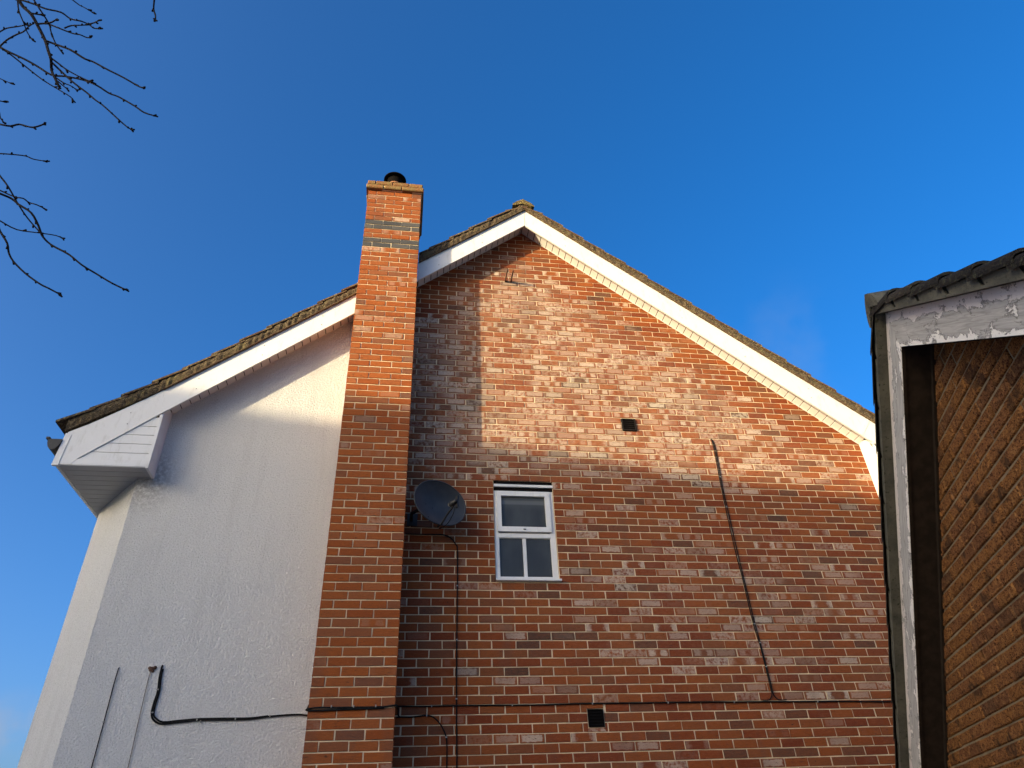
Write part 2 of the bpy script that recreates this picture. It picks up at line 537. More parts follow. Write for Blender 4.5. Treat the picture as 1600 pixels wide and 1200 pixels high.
def peel_mat(name, sl):
    m = NT(name)
    x, y, z = m.sep(m.pos)
    u = m.math('ADD', m.math('MULTIPLY', x, math.sin(.3705)), m.math('MULTIPLY', y, math.cos(.3705)))
    cs, sn = math.cos(math.atan(sl)), math.sin(math.atan(sl))
    along = m.math('ADD', m.math('MULTIPLY', u, cs), m.math('MULTIPLY', z, sn))
    across = m.math('SUBTRACT', m.math('MULTIPLY', z, cs), m.math('MULTIPLY', u, sn))
    v = m.comb(along, across, 0)
    edge = m.math('SUBTRACT', across, (ZB + CZ) * cs - 3.44 * sn)      # 0 at the lower edge of the board
    big = m.noise(9, 6, .68, m.vscale(v, (.8, 1.5, 1)), dist=.5)
    small = m.noise(48, 4, .65, v)
    grain = m.noise(24, 5, .62, m.vscale(v, (.22, 3.2, 1)), dist=1.0)
    # paint holds along the top and, flaking, along the bottom edge; the middle is bare
    keep = m.math('ADD', m.step(edge, .125, .165, 0, .20), m.step(edge, .055, .0, 0, .16))
    f = m.math('ADD', m.math('ADD', big, m.math('MULTIPLY', small, .20)), keep)
    bare = m.step(f, .72, .69)
    rim = m.math('MULTIPLY', m.step(f, .66, .69), m.step(f, .73, .70))
    wood = m.ramp(grain, [(.25, (.21, .20, .185)), (.43, (.38, .365, .34)), (.6, (.48, .465, .435)), (.8, (.59, .57, .54))])
    paint = m.mix(m.step(edge, .10, .16), (.84, .81, .75), (.66, .60, .56))
    paint = m.mix(m.step(small, .58, .7, 0, .6), paint, (.26, .23, .21))
    c = m.mix(bare, paint, wood)
    c = m.mix(m.math('MULTIPLY', rim, .55), c, (.09, .08, .075))
    h = m.math('ADD', m.math('MULTIPLY', bare, -.8), m.math('MULTIPLY', grain, .35))
    return m.out(c, .75, m.bump(h, .9, .007), .25)
ZB = 2.287
M['peel'] = peel_mat('peeling_white_paint', .70)
M['peel_far'] = peel_mat('weathered_white_paint', -.767)

m = NT('dark_stained_wood')
c = m.mix(m.step(m.noise(18, 4, .6, m.vscale(m.pos, (1, 1, .3))), .35, .7), (.020, .014, .010), (.034, .023, .016))
M['dark_wood'] = m.out(c, .8, None, .2)

m = NT('garage_tile_weathered')
t = m.tone()
c = m.ramp(t, [(0, (.022, .020, .018)), (.5, (.035, .031, .028)), (1, (.05, .042, .034))])
c = m.mix(m.step(m.noise(34, 5, .7), .5, .65, 0, .8), c, (.07, .072, .045))
M['garage_tile'] = m.out(c, .95, m.bump(m.noise(60, 5, .7), 1.0, .018), .1)

m = NT('weathered_undercloak')
c = m.mix(m.step(m.noise(6, 5, .65), .35, .7), (.125, .118, .092), (.075, .073, .06))
c = m.mix(m.step(m.noise(45, 4, .7), .56, .7), c, (.035, .038, .026))
M['undercloak'] = m.out(c, .95, m.bump(m.noise(60, 5), .6, .008), .1)

m = NT('twig_bark')
c = m.mix(m.step(m.noise(90, 4), .4, .7), (.014, .011, .010), (.034, .027, .022))
M['bark'] = m.out(c, .9, m.bump(m.noise(120, 3), .4, .002), .15)

m = NT('pale_gravel')
c = m.mix(m.step(m.noise(.5, 5), .4, .6), (.34, .31, .27), (.26, .24, .21))
M['ground'] = m.out(c, .95, m.bump(m.noise(20, 4), .6, .03), .1)

m = NT('pale_terrace_render')
c = m.mix(m.step(m.noise(2, 4), .35, .7), (.34, .26, .19), (.28, .21, .15))
M['terrace'] = m.out(c, .9, None, .1)

# ------------------------------------------------------------------ ground
b = MB()
b.face([(-300, -300, 0), (300, -300, 0), (300, 300, 0), (-300, 300, 0)])
tag(b.build('ground', M['ground']), kind='structure')

# ------------------------------------------------------------------ the house
Y0 = 6.5755                    # plane of the gable wall's brick faces
YO = Y0 - .238                 # front of the bargeboards
H, Z0 = .07789, .78468         # course height, height of bed joint 0 above the camera
Zc = lambda z: z + CZ
house = thing('house', 'tall gabled house half red brick half white roughcast with a brick chimney', 'house', (1.37, Y0, 0))
HB = Vector((1.37, Y0, 0))


class HM(MB):
    """mesh collected in world coordinates, built relative to the house's base"""
    def build(self, name, mat=None, parent=None, smooth=False, base=HB):
        self.v = [tuple(Vector(p) - base) for p in self.v]
        return MB.build(self, name, mat, parent, smooth)

rakeL = lambda x: 6.105 + .826 * x       # wall / soffit line, left slope (camera-relative height)
rakeR = lambda x: 8.345 - .8095 * x
rake = lambda x: min(rakeL(x), rakeR(x))
XA = (8.345 - 6.105) / (.826 + .8095)    # apex
WX0, WX1, WZ0, WZ1 = .890, 1.519, 2.352, 3.437    # window opening
V1 = (2.388, 2.556, 4.114, 4.276)
V2 = (1.669, 1.815, 1.056, 1.205)
OPEN = [(WX0, WX1, WZ0, WZ1), V1, V2]

# mortar backing of the brick wall, with the window opening left out
b = HM()
ym = Y0 + .0065
def wallpoly(poly):
    b.prism([(x, Zc(z)) for x, z in poly], ym, Y0 + .1)
XR = 5.36
wallpoly([(-.2, -CZ), (WX0, -CZ), (WX0, rake(WX0) + .02), (-.2, rake(-.2) + .02)])
wallpoly([(WX0, -CZ), (WX1, -CZ), (WX1, WZ0), (WX0, WZ0)])
wallpoly([(WX0, WZ1), (WX1, WZ1), (WX1, rake(WX1) + .02), (XA, rake(XA) + .02), (WX0, rake(WX0) + .02)])
wallpoly([(WX1, -CZ), (XR, -CZ), (XR, rake(XR) + .02), (WX1, rake(WX1) + .02)])
wall = b.build('gable_wall', M['mortar'], house)

# bricks of the wall: list of (x0, x1, z0, z1, course)
def cut(x0, x1, z0, z1):
    """parts of one brick left by the openings"""
    res = [(x0, x1)]
    for (a, c, d, e) in OPEN:
        if z1 > d + .004 and z0 < e - .012:
            nx = []
            for (p, q) in res:
                if q <= a or p >= c: nx.append((p, q)); continue
                if p < a - .01: nx.append((p, a - .004))
                if q > c + .01: nx.append((c + .004, q))
            res = nx
    return [r for r in res if r[1] - r[0] > .02]

PERP = .225
wall_bricks = []
k0 = -int((Z0 + CZ) / H)
for k in range(k0, 84):
    z0, z1 = Z0 + k * H + .005, Z0 + (k + 1) * H - .005
    if z1 < -CZ: continue
    off = .1555 if k % 2 == 0 else .043
    drift = random.uniform(-.006, .006)
    x = off - 2 * PERP
    while x < XR:
        a, c = x + .005 + drift + random.uniform(-.0025, .0025), x + PERP - .005 + drift + random.uniform(-.0025, .0025)
        x += PERP
        a, c = max(a, -.06), min(c, XR)
        # follow the rake
        if z0 > rakeL(a) + .01: a = (z0 - 6.105) / .826
        if z0 > rakeR(c) + .01: c = (8.345 - z0) / .8095
        if c - a < .025: continue
        for (p, q) in cut(a, c, z0, z1):
            wall_bricks.append((p, q, z0, z1))
        for (va, vc, vd, ve) in OPEN[1:]:
            p, q = max(a, va - .003), min(c, vc + .003)
            if q - p > .015 and z1 > vd + .004 and z0 < ve - .012:
                if z1 > ve + .014: wall_bricks.append((p, q, ve + .004, z1))
                if z0 < vd - .014: wall_bricks.append((p, q, z0, vd - .004))

# chimney courses
CX0, CX1 = -.675, -.008
YC = Y0 - .505
HC = .07725
cz = lambda k: Z0 + .68 * H + k * HC        # bed joint of chimney course k
NCAP = 83
chim_bricks, side_bricks, band_bricks = [], [], []
for k in range(-32, NCAP):
    z0, z1 = cz(k) + .005, cz(k + 1) - .005
    if z1 < -CZ: continue
    if k % 2 == 1: xs = [CX0, CX0 + .2195, CX0 + .4445, CX1]
    else: xs = [CX0, CX0 + .107, CX0 + .332, CX0 + .557, CX1]
    for i in range(len(xs) - 1):
        a = xs[i] + (.005 if i else 0) + (random.uniform(-.003, .003) if i else 0)
        c = xs[i + 1] - (.005 if i < len(xs) - 2 else 0)
        (band_bricks if k in (70, 71, 74, 75) else chim_bricks).append((a, c, z0, z1))
    ys = [YC + .1125, YC + .3375, Y0 + .06, Y0 + .25] if k % 2 == 1 else [YC + .225, YC + .45, Y0 + .25]
    side_bricks.append((ys, z0, z1, k % 2, k in (70, 71, 74, 75)))

def shown(x, y, z):
    q = WCAM @ Vector((x, y, z))
    if q.z >= 0: return None
    return (800 + 1100 * q.x / -q.z, 600 - 1100 * q.y / -q.z)

def area(x0, x1, y, z0, z1):
    P = [shown(x, y, Zc(z)) for x, z in ((x0, z0), (x1, z0), (x1, z1), (x0, z1))]
    if any(p is None for p in P): return 0
    cx, cy = sum(p[0] for p in P) / 4, sum(p[1] for p in P) / 4
    if not (0 < cx < 1385 and 0 < cy < 1200): return 0
    return abs(sum(P[i][0] * P[(i + 1) % 4][1] - P[(i + 1) % 4][0] * P[i][1] for i in range(4))) / 2

ranked = sorted([(area(a, c, Y0, d, e), 0, i) for i, (a, c, d, e) in enumerate(wall_bricks)] +
                [(area(a, c, YC, d, e), 1, i) for i, (a, c, d, e) in enumerate(chim_bricks)], reverse=True)
single = {(w, i) for _, w, i in ranked[:300]}

_shared = {}
def brick_mesh(L, hgt, dep, mat, ch=.0022, variant=0, key='brick'):
    kk = (key, round(L, 3), round(hgt, 4), round(dep, 3), variant)
    if kk not in _shared:
        rr = random.Random(hash(kk) & 0xffff)
        q = MB(); q.brick(-L / 2, L / 2, 0, dep, 0, hgt, ch=ch, jit=.0016, rnd=rr)
        o = q.build(key, mat); me = o.data
        bpy.data.objects.remove(o)
        _shared[kk] = me
    return _shared[kk]

def place_brick(name, me, loc, parent, rot=0.0):
    o = bpy.data.objects.new(name, me)
    COL.objects.link(o)
    o.parent = parent
    o.location = loc
    o.rotation_euler = (random.gauss(0, .004), random.gauss(0, .003), rot + random.gauss(0, .004))
    return o

rest = HM()
for i, (a, c, d, e) in enumerate(wall_bricks):
    yj = random.uniform(-.0015, .0018)
    if (0, i) in single:
        L = round(c - a, 2) if abs(c - a - .215) > .012 else .215
        me = brick_mesh(L, e - d, .04, M['brick'], variant=random.randrange(6))
        place_brick('brick', me, Vector(((a + c) / 2, Y0 + yj, Zc(d))) - HB, wall)
    else:
        rest.brick(a, c, Y0 + yj, Y0 + .04, Zc(d), Zc(e), tone=random.uniform(.001, 1), jit=.0018)
tag(rest.build('brickwork', M['brick'], wall), kind='stuff')

# ---- white roughcast half, with its splayed corner
b = HM()
YR = Y0 - .004
def rc(poly, ya=YR, yb=Y0 + .1): b.prism([(x, Zc(z)) for x, z in poly], ya, yb)
XW = -2.6
b.face([(XW, YR, 0), (-.25, YR, 0), (-.25, YR, Zc(rakeL(-.25) + .03)), (XW, YR, Zc(rakeL(XW) + .03))])
b.face([(-3.18, 7.34, 0), (XW, YR, 0), (XW, YR, Zc(3.45)), (-3.18, 7.34, Zc(3.45))])
b.face([(-3.18, Y0 + 9, 0), (-3.18, 7.34, 0), (-3.18, 7.34, Zc(3.45)), (-3.18, Y0 + 9, Zc(3.45))])
b.build('rendered_wall', M['render'], house)
# the rest of the body
b = HM()
b.face([(XR, Y0 + .1, 0), (XR, Y0 + 9, 0), (XR, Y0 + 9, Zc(3.9)), (XR, Y0 + .1, Zc(3.9))])
b.face([(XR, Y0 + 9, 0), (-3.18, Y0 + 9, 0), (-3.18, Y0 + 9, Zc(3.4)), (XA, Y0 + 9, Zc(rake(XA))), (XR, Y0 + 9, Zc(3.9))])
b.build('back_wall', M['render'], house)

# ---- chimney
b = HM()
b.box(CX0 + .006, CX1 - .006, YC + .0065, Y0 + .245, 0, Zc(cz(NCAP)), skip='d')
chim = b.build('chimney', M['mortar'], house)
rest = HM()
toR = lambda p: (CX1 - p[1], p[0], p[2])        # a brick face turned to look to +x
toL = lambda p: (CX0 + p[1], -p[0], p[2])       # a brick face turned to look to -x
for i, (a, c, d, e) in enumerate(chim_bricks):
    yj = random.uniform(-.002, .0015)
    if (1, i) in single:
        L = round(c - a, 2) if abs(c - a - .215) > .012 else .215
        me = brick_mesh(L, e - d, .1025, M['chimney_brick'], variant=random.randrange(6), key='brick')
        place_brick('brick', me, Vector(((a + c) / 2, YC + yj, Zc(d))) - HB, chim)
    else:
        rest.brick(a, c, YC + yj, YC + .1025, Zc(d), Zc(e), tone=random.uniform(.001, 1), jit=.002)
bandside = HM()
for ys, d, e, odd, band in side_bricks:
    tgt = bandside if band else rest
    st = YC + .1125 if odd else YC + .112
    ys = [st] + [q for q in ys if q > st + .02]
    for i in range(len(ys) - 1):
        a, c = ys[i], ys[i + 1] - .01
        tgt.brick(a, c, .0, .04, Zc(d), Zc(e), tone=random.uniform(.001, 1), xf=toR, jit=.002)
        tgt.brick(-c, -a, .0, .04, Zc(d), Zc(e), tone=random.uniform(.001, 1), xf=toL, jit=.002)
tag(rest.build('brickwork', M['chimney_brick'], chim), kind='stuff')
tag(bandside.build('band_brickwork', M['blue_brick'], chim), kind='stuff')
for (a, c, d, e) in band_bricks:
    me = brick_mesh(round(c - a, 2), e - d, .1025, M['blue_brick'], key='band_brick', variant=random.randrange(3))
    place_brick('band_brick', me, Vector(((a + c) / 2, YC - .001, Zc(d))) - HB, chim)
# projecting cap: two courses and a sloping mortar flaunching
zcap = cz(NCAP)
b = HM()
b.box(CX0 - .012, CX1 + .012, YC - .02, Y0 + .27, Zc(zcap + .002), Zc(zcap + .155))
cap = b.build('cap_mortar', M['mortar'], chim)
for row, pr, za, zb in ((0, .030, zcap + .001, zcap + .070), (1, .020, zcap + .078, zcap + .150)):
    xs = [CX0 - pr, CX0 + .19, CX0 + .415, CX1 + pr] if row == 0 else [CX0 - pr, CX0 + .085, CX0 + .30, CX0 + .51, CX1 + pr]
    for i in range(len(xs) - 1):
        q = HM(); q.brick(xs[i] + .004, xs[i + 1] - .004, YC - .022 - pr, YC + .09, Zc(za), Zc(zb), ch=.009, jit=.004, back=True)
        q.build('cap_brick', M['cap_brick'], cap)
    for s in (0, 1):
        q = HM()
        for j in range(3):
            y0_, y1_ = YC + .1 + j * .21, YC + .3 + j * .21
            if s: q.brick(y0_, y1_, -pr, .08, Zc(za), Zc(zb), xf=toR, jit=.003, ch=.009)
            else: q.brick(-y1_, -y0_, -pr, .08, Zc(za), Zc(zb), xf=toL, jit=.003, ch=.009)
        tag(q.build('cap_side', M['cap_brick'], cap), kind='stuff')
PX, PY = -.370, YC + .26
b = HM()
b.lathe([(.30, zcap + .15), (.27, zcap + .165), (.17, zcap + .22), (.11, zcap + .235)], (PX, PY, CZ), 20)
b.build('flaunching', M['cap_brick'], chim, smooth=True)
b = HM()
b.lathe([(.125, zcap + .17), (.11, zcap + .24), (.085, zcap + .36), (.080, zcap + .40), (.092, zcap + .405), (.092, zcap + .440), (.075, zcap + .440), (.07, zcap + .25)], (PX, PY, CZ), 24)
pot = b.build('chimney_pot', M['terracotta'], chim, smooth=True)
b = HM()
b.lathe([(.0, zcap + .545), (.138, zcap + .535), (.150, zcap + .530), (.150, zcap + .545), (.12, zcap + .552), (0, zcap + .556)], (PX, PY, CZ), 28)
b.lathe([(.098, zcap + .43), (.102, zcap + .536)], (PX, PY, CZ), 20)
b.build('cowl', M['void'], pot, smooth=True)

# ---- bargeboards, boxed eaves, soffits
def zp(poly): return [(x, Zc(z)) for x, z in poly]
TL = lambda x: 6.278 + .8217 * x          # top edge of left bargeboard
BL = lambda x: 5.993 + .8285 * x          # its lower edge
b = HM()
b.prism(zp([(-3.255, 3.345), (-3.13, 3.345), (-3.09, 3.408), (-2.45, BL(-2.45)), (CX0 - .006, BL(CX0)), (CX0 - .006, TL(CX0)),
            (-2.3, TL(-2.3)), (-2.62, 4.135), (-2.9, 3.925), (-3.1, 3.785), (-3.255, 3.69)]), YO, YO + .022)
b.build('bargeboard', M['upvc'], house)
b = HM()
b.prism(zp([(CX1 + .004, BL(0)), (1.372, 7.130), (1.385, 7.415), (CX1 + .004, TL(0))]), YO, YO + .022)
b.build('bargeboard', M['upvc'], house)
b = HM()
TR = lambda x: 7.415 - .7985 * (x - 1.389)
BR = lambda x: 7.130 - .8115 * (x - 1.376)
b.prism(zp([(1.376, 7.130), (5.27, BR(5.27)), (6.02, 3.38), (6.1, 3.38), (6.1, 3.60), (5.417, TR(5.417)), (1.389, 7.413)]), YO, YO + .022)
b.build('bargeboard', M['upvc'], house)
b = HM()                                                          # joint cover near the right eaves
b.prism(zp([(5.16, BR(5.16) + .004), (5.19, BR(5.19) + .004), (5.35, TR(5.35) - .004), (5.32, TR(5.32) - .004)]), YO - .004, YO - .0005)
b.build('joint_cover', M['upvc'], house)
# end cap of the left bargeboard
b = HM()
b.prism(zp([(-3.292, 3.330), (-3.235, 3.330), (-3.215, 3.655), (-3.268, 3.678)]), YO - .006, YO + .024)
b.build('end_cap', M['upvc'], house)
# cladding of the boxed left end
zrow = [3.345, 3.405, 3.488, 3.59, 3.692, 3.793, 3.90]
for i in range(len(zrow) - 1):
    za, zb = zrow[i], zrow[i + 1]
    g = .0 if i == 0 else .006
    xa = lambda z: -3.12 + max(0, (z - 3.40)) / .8285 - .03
    q = HM()
    q.prism(zp([(xa(za) if i else -3.12, za + g), (-2.47, za + g), (-2.47, zb), (min(xa(zb), -2.49), zb)]), YO + .012 - (.010 if i == 0 else 0), YO + .03)
    q.build('cladding_board', M['upvc'], house)
b = HM()
b.box(-2.475, -2.445, YO + .002, YO + .03, Zc(3.345), Zc(3.935))
b.build('corner_trim', M['upvc'], house)
b = HM()
b.prism([(YO + .03, Zc(3.345)), (Y0 - .004, Zc(3.345)), (Y0 - .004, Zc(4.085)), (YO + .03, Zc(4.085))], -2.465, -2.449, xf=lambda p: (p[1], p[0], p[2]))
b.build('box_return', M['upvc'], house)
# under side of the left eaves: boards side by side running back along the house
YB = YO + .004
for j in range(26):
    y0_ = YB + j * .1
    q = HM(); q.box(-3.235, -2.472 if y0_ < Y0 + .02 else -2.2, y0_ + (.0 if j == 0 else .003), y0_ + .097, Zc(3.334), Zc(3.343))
    q.build('soffit_board', M['soffit_shaded'], house)
q = HM(); q.box(-3.23, -2.48, YB + .03, Y0 - .01, Zc(3.3445), Zc(3.350)); q.box(-3.23, -2.2, Y0 + .12, YB + 2.7, Zc(3.3445), Zc(3.350)); q.build('soffit_gap_dark', M['void'], house)  # black sheets standing in for the dark hollow above the boards
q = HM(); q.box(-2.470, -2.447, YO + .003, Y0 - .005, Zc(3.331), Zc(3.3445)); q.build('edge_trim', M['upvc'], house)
b = HM(); b.box(-3.262, -3.237, YO + .03, Y0 + 9, Zc(3.325), Zc(3.655)); b.build('eaves_fascia', M['upvc'], house)
# gutter
b = HM()
gp = []
for i in range(9):
    a_ = math.pi * i / 8
    gp.append((-3.335 - .062 * math.cos(a_), 3.60 - .115 * math.sin(a_)))
for i in range(8):
    (xa_, za_), (xb_, zb_) = gp[i], gp[i + 1]
    b.face([(xa_, YO - .02, Zc(za_)), (xb_, YO - .02, Zc(zb_)), (xb_, Y0 + 9, Zc(zb_)), (xa_, Y0 + 9, Zc(za_))])
b.face([(x, YO - .02, Zc(z)) for x, z in gp])
b.face([(x, YO + .01, Zc(z)) for x, z in gp][::-1])
gut = b.build('gutter', M['black'], house)
b = HM(); b.box(-3.415, -3.385, YO - .026, Y0 + 9, Zc(3.598), Zc(3.618)); b.build('gutter_rim', M['black'], gut)
# right boxed eaves (mostly behind the garage)
b = HM()
b.prism([(YO + .024, Zc(3.36)), (Y0 - .004, Zc(3.36)), (Y0 - .004, Zc(4.09)), (YO + .024, Zc(4.02))], 5.285, 5.30, xf=lambda p: (p[1], p[0], p[2]))
b.build('box_return', M['upvc'], house)
for i in range(6):
    za, zb = 3.36 + i * .1, 3.456 + i * .1
    q = HM(); q.prism(zp([(5.302, za), (5.98 - i * .12, za), (5.98 - (i + 1) * .12, zb), (5.302, zb)]), YO + .012, YO + .03)
    q.build('cladding_board', M['upvc'], house)
b = HM(); b.box(5.302, 6.1, YO + .004, Y0 + 9, Zc(3.345), Zc(3.355)); b.build('soffit_panel', M['soffit_shaded'], house)
b = HM(); b.box(6.085, 6.11, YO + .03, Y0 + 9, Zc(3.335), Zc(3.60)); b.build('eaves_fascia', M['upvc'], house)

# sloping soffit: strip boards side by side, hung a little above the lower edge of the bargeboards
def soffit_strip(x, dx, f, slope):
    q = HM()
    ins = .0046
    x0_, x1_ = x + ins, x + dx - ins
    for (ya, yb) in ((YO + .0225, Y0 + .004),):
        za, zb = f(x0_), f(x1_)
        th = .009
        q.face([(x0_, yb, Zc(za)), (x1_, yb, Zc(zb)), (x1_, ya, Zc(zb)), (x0_, ya, Zc(za))])
        q.face([(x0_, ya, Zc(za + th)), (x1_, ya, Zc(zb + th)), (x1_, yb, Zc(zb + th)), (x0_, yb, Zc(za + th))])
        q.face([(x0_, yb, Zc(za)), (x0_, ya, Zc(za)), (x0_, ya, Zc(za + th)), (x0_, yb, Zc(za + th))])
        q.face([(x1_, ya, Zc(zb)), (x1_, yb, Zc(zb)), (x1_, yb, Zc(zb + th)), (x1_, ya, Zc(zb + th))])
    q.build('soffit_board', M['soffit'], house)
x = -2.445
while x < XA - .01:
    dx = min(.079, XA - x)
    if not (x + dx > CX0 - .005 and x < CX1 + .0):
        soffit_strip(x, dx, lambda q_: rakeL(q_) - .004, 1)
    x += .079
x = XA
while x < 5.28:
    dx = min(.0805, 5.285 - x)
    soffit_strip(x, dx, lambda q_: rakeR(q_) - .004, -1)
    x += .0805
b = HM()                                                          # black sheet standing in for the dark hollow behind the open joints
for (xa_, xb_, f) in ((-2.44, CX0 - .005, rakeL), (CX1 + .003, XA, rakeL), (XA, 5.28, rakeR)):
    b.face([(xa_, YO + .0225, Zc(f(xa_) + .010)), (xa_, Y0 + .004, Zc(f(xa_) + .010)), (xb_, Y0 + .004, Zc(f(xb_) + .010)), (xb_, YO + .0225, Zc(f(xb_) + .010))][::-1])
b.build('soffit_gap_dark', M['void'], house)
for (x_, f_) in [(x_, lambda q_: (TL(q_) + BL(q_)) / 2) for x_ in (-2.75, -2.2, -1.62, -1.05, .25, .8)] + [(x_, lambda q_: (TR(q_) + BR(q_)) / 2) for x_ in (1.9, 2.6, 3.3, 4.0, 4.7)]:
    for dz_ in (-.06, .07):
        q = HM(); q.lathe([(0, .0), (.0045, .0), (.0045, .004)], (x_, YO - .001, Zc(f_(x_) + dz_)), 8, axis=Matrix.Rotation(R(90), 3, 'X'))
        q.build('fixing', M['dark_fixing'], house)
# small quadrant trim where soffit meets wall
for (xa_, xb_, f) in ((-2.44, CX0 - .005, rakeL), (CX1 + .003, XA - .01, rakeL), (XA + .01, 5.28, rakeR)):
    b = HM()
    for (dy, dz) in ((0, 0),):
        b.prism(zp([(xa_, f(xa_) - .0125), (xb_, f(xb_) - .0125), (xb_, f(xb_) - .0045), (xa_, f(xa_) - .0045)]), Y0 - .012, Y0 - .0065)
    b.build('soffit_trim', M['soffit'], house)

# ---- roof: verge tiles one by one, mortar bedding under them, the rest in courses
def roof_side(xr, zr, sgn, slope, n, gx, curve=None):
    """ridge at (xr, zr); going down to the left (sgn -1) or right (+1) in steps gx"""
    ang = math.atan(slope)
    course = HM()
    for k in range(n):
        xa_, xb_ = xr + sgn * (k * gx - .06), xr + sgn * ((k + 1) * gx)
        zf = lambda x_: zr - slope * abs(x_ - xr) + (curve(x_) if curve else 0)
        za, zb = zf(xa_) - .004, zf(xb_) + .032          # lower end lies on the tile below
        th = .024
        poly = [(xa_, Zc(za)), (xb_, Zc(zb)), (xb_ + sgn * .0, Zc(zb + th)), (xa_, Zc(za + th))]
        mid = (xa_ + xb_) / 2
        at_chim = (min(xa_, xb_) < CX1 + .005 and max(xa_, xb_) > CX0 - .005)
        pieces = []
        if at_chim and sgn < 0:
            lo, hi = min(xa_, xb_), max(xa_, xb_)
            zt = lambda x_: zb + (za - zb) * (x_ - xb_) / (xa_ - xb_)
            if hi > CX1 + .03: pieces.append((max(lo, CX1 + .006), hi))
            if lo < CX0 - .03: pieces.append((lo, min(hi, CX0 - .006)))
            for (l_, h_) in pieces:
                q = HM(); q.prism([(l_, Zc(zt(l_))), (h_, Zc(zt(h_))), (h_, Zc(zt(h_) + th)), (l_, Zc(zt(l_) + th))], YO - .035 + random.uniform(-.006, .006), Y0 + .24)
                q.build('roof_tile', M['tile'], house)
            course.prism(poly, Y0 + .25, Y0 + 9)
        else:
            q = HM(); q.prism(poly, YO - .035 + random.uniform(-.007, .007), Y0 + .18)
            q.build('roof_tile', M['tile'], house)
            course.prism(poly, Y0 + .182, Y0 + 9)
    return course
kick = lambda x_: max(0, -2.35 - x_) ** 1.5 * .12
cL = roof_side(XA, 7.518, -1, .8217, 19, .25, kick)
cR = roof_side(XA, 7.518, 1, .7965, 18, .262)
cL.v += []
tag(cL.build('tile_courses', M['tile'], house), kind='stuff')
tag(cR.build('tile_courses', M['tile'], house), kind='stuff')
def verge(xa_, xb_, f0, f1, n):
    """rough mortar bedding between bargeboard and tiles"""
    b = HM()
    top, bot = [], []
    for i in range(n + 1):
        x_ = xa_ + (xb_ - xa_) * i / n
        j = random.uniform(-.006, .006)
        top.append((x_, f1(x_) - .002)); bot.append((x_, f0(x_) + j))
    yf = [YO - .022 + random.uniform(-.008, .008) for _ in range(n + 1)]
    for i in range(n):
        T0, T1, B0, B1 = top[i], top[i + 1], bot[i], bot[i + 1]
        m0, m1 = ((T0[0], (T0[1] + B0[1]) / 2 + .005), (T1[0], (T1[1] + B1[1]) / 2 + .005))
        fr = lambda p, y: (p[0], y, Zc(p[1]))
        b.face([fr(m0, yf[i] - .006), fr(m1, yf[i + 1] - .006), fr(T1, yf[i + 1]), fr(T0, yf[i])])
        b.face([fr(B0, yf[i] + .006), fr(B1, yf[i + 1] + .006), fr(m1, yf[i + 1] - .006), fr(m0, yf[i] - .006)])
        b.face([fr(B0, Y0), fr(B1, Y0), fr(B1, yf[i + 1] + .006), fr(B0, yf[i] + .006)])
    b.build('verge_mortar', M['verge'], house)
tl = lambda x: 7.518 - .8217 * abs(x - XA) + kick(x) + .012
tr = lambda x: 7.518 - .7965 * abs(x - XA) + .012
topc = lambda x: max(TL(x), TL(x) + kick(x) * 1.05)
verge(-3.28, CX0 - .006, lambda x: topc(x) + .002, tl, 90)
verge(CX1 + .006, XA, lambda x: TL(x) + .002, tl, 46)
verge(XA, 6.05, lambda x: TR(x) + .002, tr, 130)
# undercloak strip: the dark line on top of the bargeboards
for (xa_, xb_, f) in ((-2.5, CX0 - .006, TL), (CX1 + .006, 1.38, TL), (1.40, 6.0, TR)):
    b = HM()
    b.prism(zp([(xa_, f(xa_) + .001), (xb_, f(xb_) + .001), (xb_, f(xb_) + .010), (xa_, f(xa_) + .010)]), YO - .030, Y0 - .01)
    b.build('undercloak', M['tile'], house)
# ridge
for j in range(21):
    y0_ = YO - .045 + j * .44
    q = HM()
    n_ = 10
    pr = []
    for i in range(n_ + 1):
        a_ = math.pi * (i / n_)
        pr.append((XA - .150 * math.cos(a_), 7.535 + .066 * math.sin(a_) - .060 * abs(math.cos(a_)) + random.uniform(-.006, .006)))
    pr2 = pr + [(XA + .11, 7.475), (XA, 7.52), (XA - .11, 7.475)]
    q.prism([(x_, Zc(z_)) for x_, z_ in pr2], y0_ + .002, y0_ + .436)
    q.build('ridge_tile', M['ridge'], house)
b = HM()
b.prism(zp([(-.94, TL(-.94) + .145), (CX0 + .004, TL(CX0) + .150), (CX0 + .004, TL(CX0) + .215), (-.80, TL(-.80) + .172)]), YO + .0, Y0 + .2)
b.build('lead_flashing', M['lead'], house)

# ---- window
win_y = Y0 + .022
b = HM()
def ring(b, x0, x1, z0, z1, w, y0, y1):
    l_, r_, bt, tp = w
    b.box(x0, x0 + l_, y0, y1, Zc(z0), Zc(z1)); b.box(x1 - r_, x1, y0, y1, Zc(z0), Zc(z1))
    b.box(x0 + l_, x1 - r_, y0, y1, Zc(z0), Zc(z0 + bt)); b.box(x0 + l_, x1 - r_, y0, y1, Zc(z1 - tp), Zc(z1))
ring(b, WX0 + .004, WX1 - .003, 2.372, 3.330, (.040, .052, .030, .030), win_y, win_y + .06)
b.box(WX0 + .044, WX1 - .055, win_y + .0, win_y + .06, Zc(2.813), Zc(2.856))
win = b.build('window', M['upvc'], house)
b = HM()
ring(b, .922, 1.479, 2.869, 3.318, (.044, .052, .052, .054), win_y - .022, win_y + .03)
b.build('casement', M['upvc'], win)
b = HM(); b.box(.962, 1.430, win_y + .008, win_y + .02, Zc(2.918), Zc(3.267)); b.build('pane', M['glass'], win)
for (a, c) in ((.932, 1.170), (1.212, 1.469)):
    b = HM(); b.box(a, c, win_y + .022, win_y + .034, Zc(2.400), Zc(2.815)); b.build('pane', M['glass'], win)
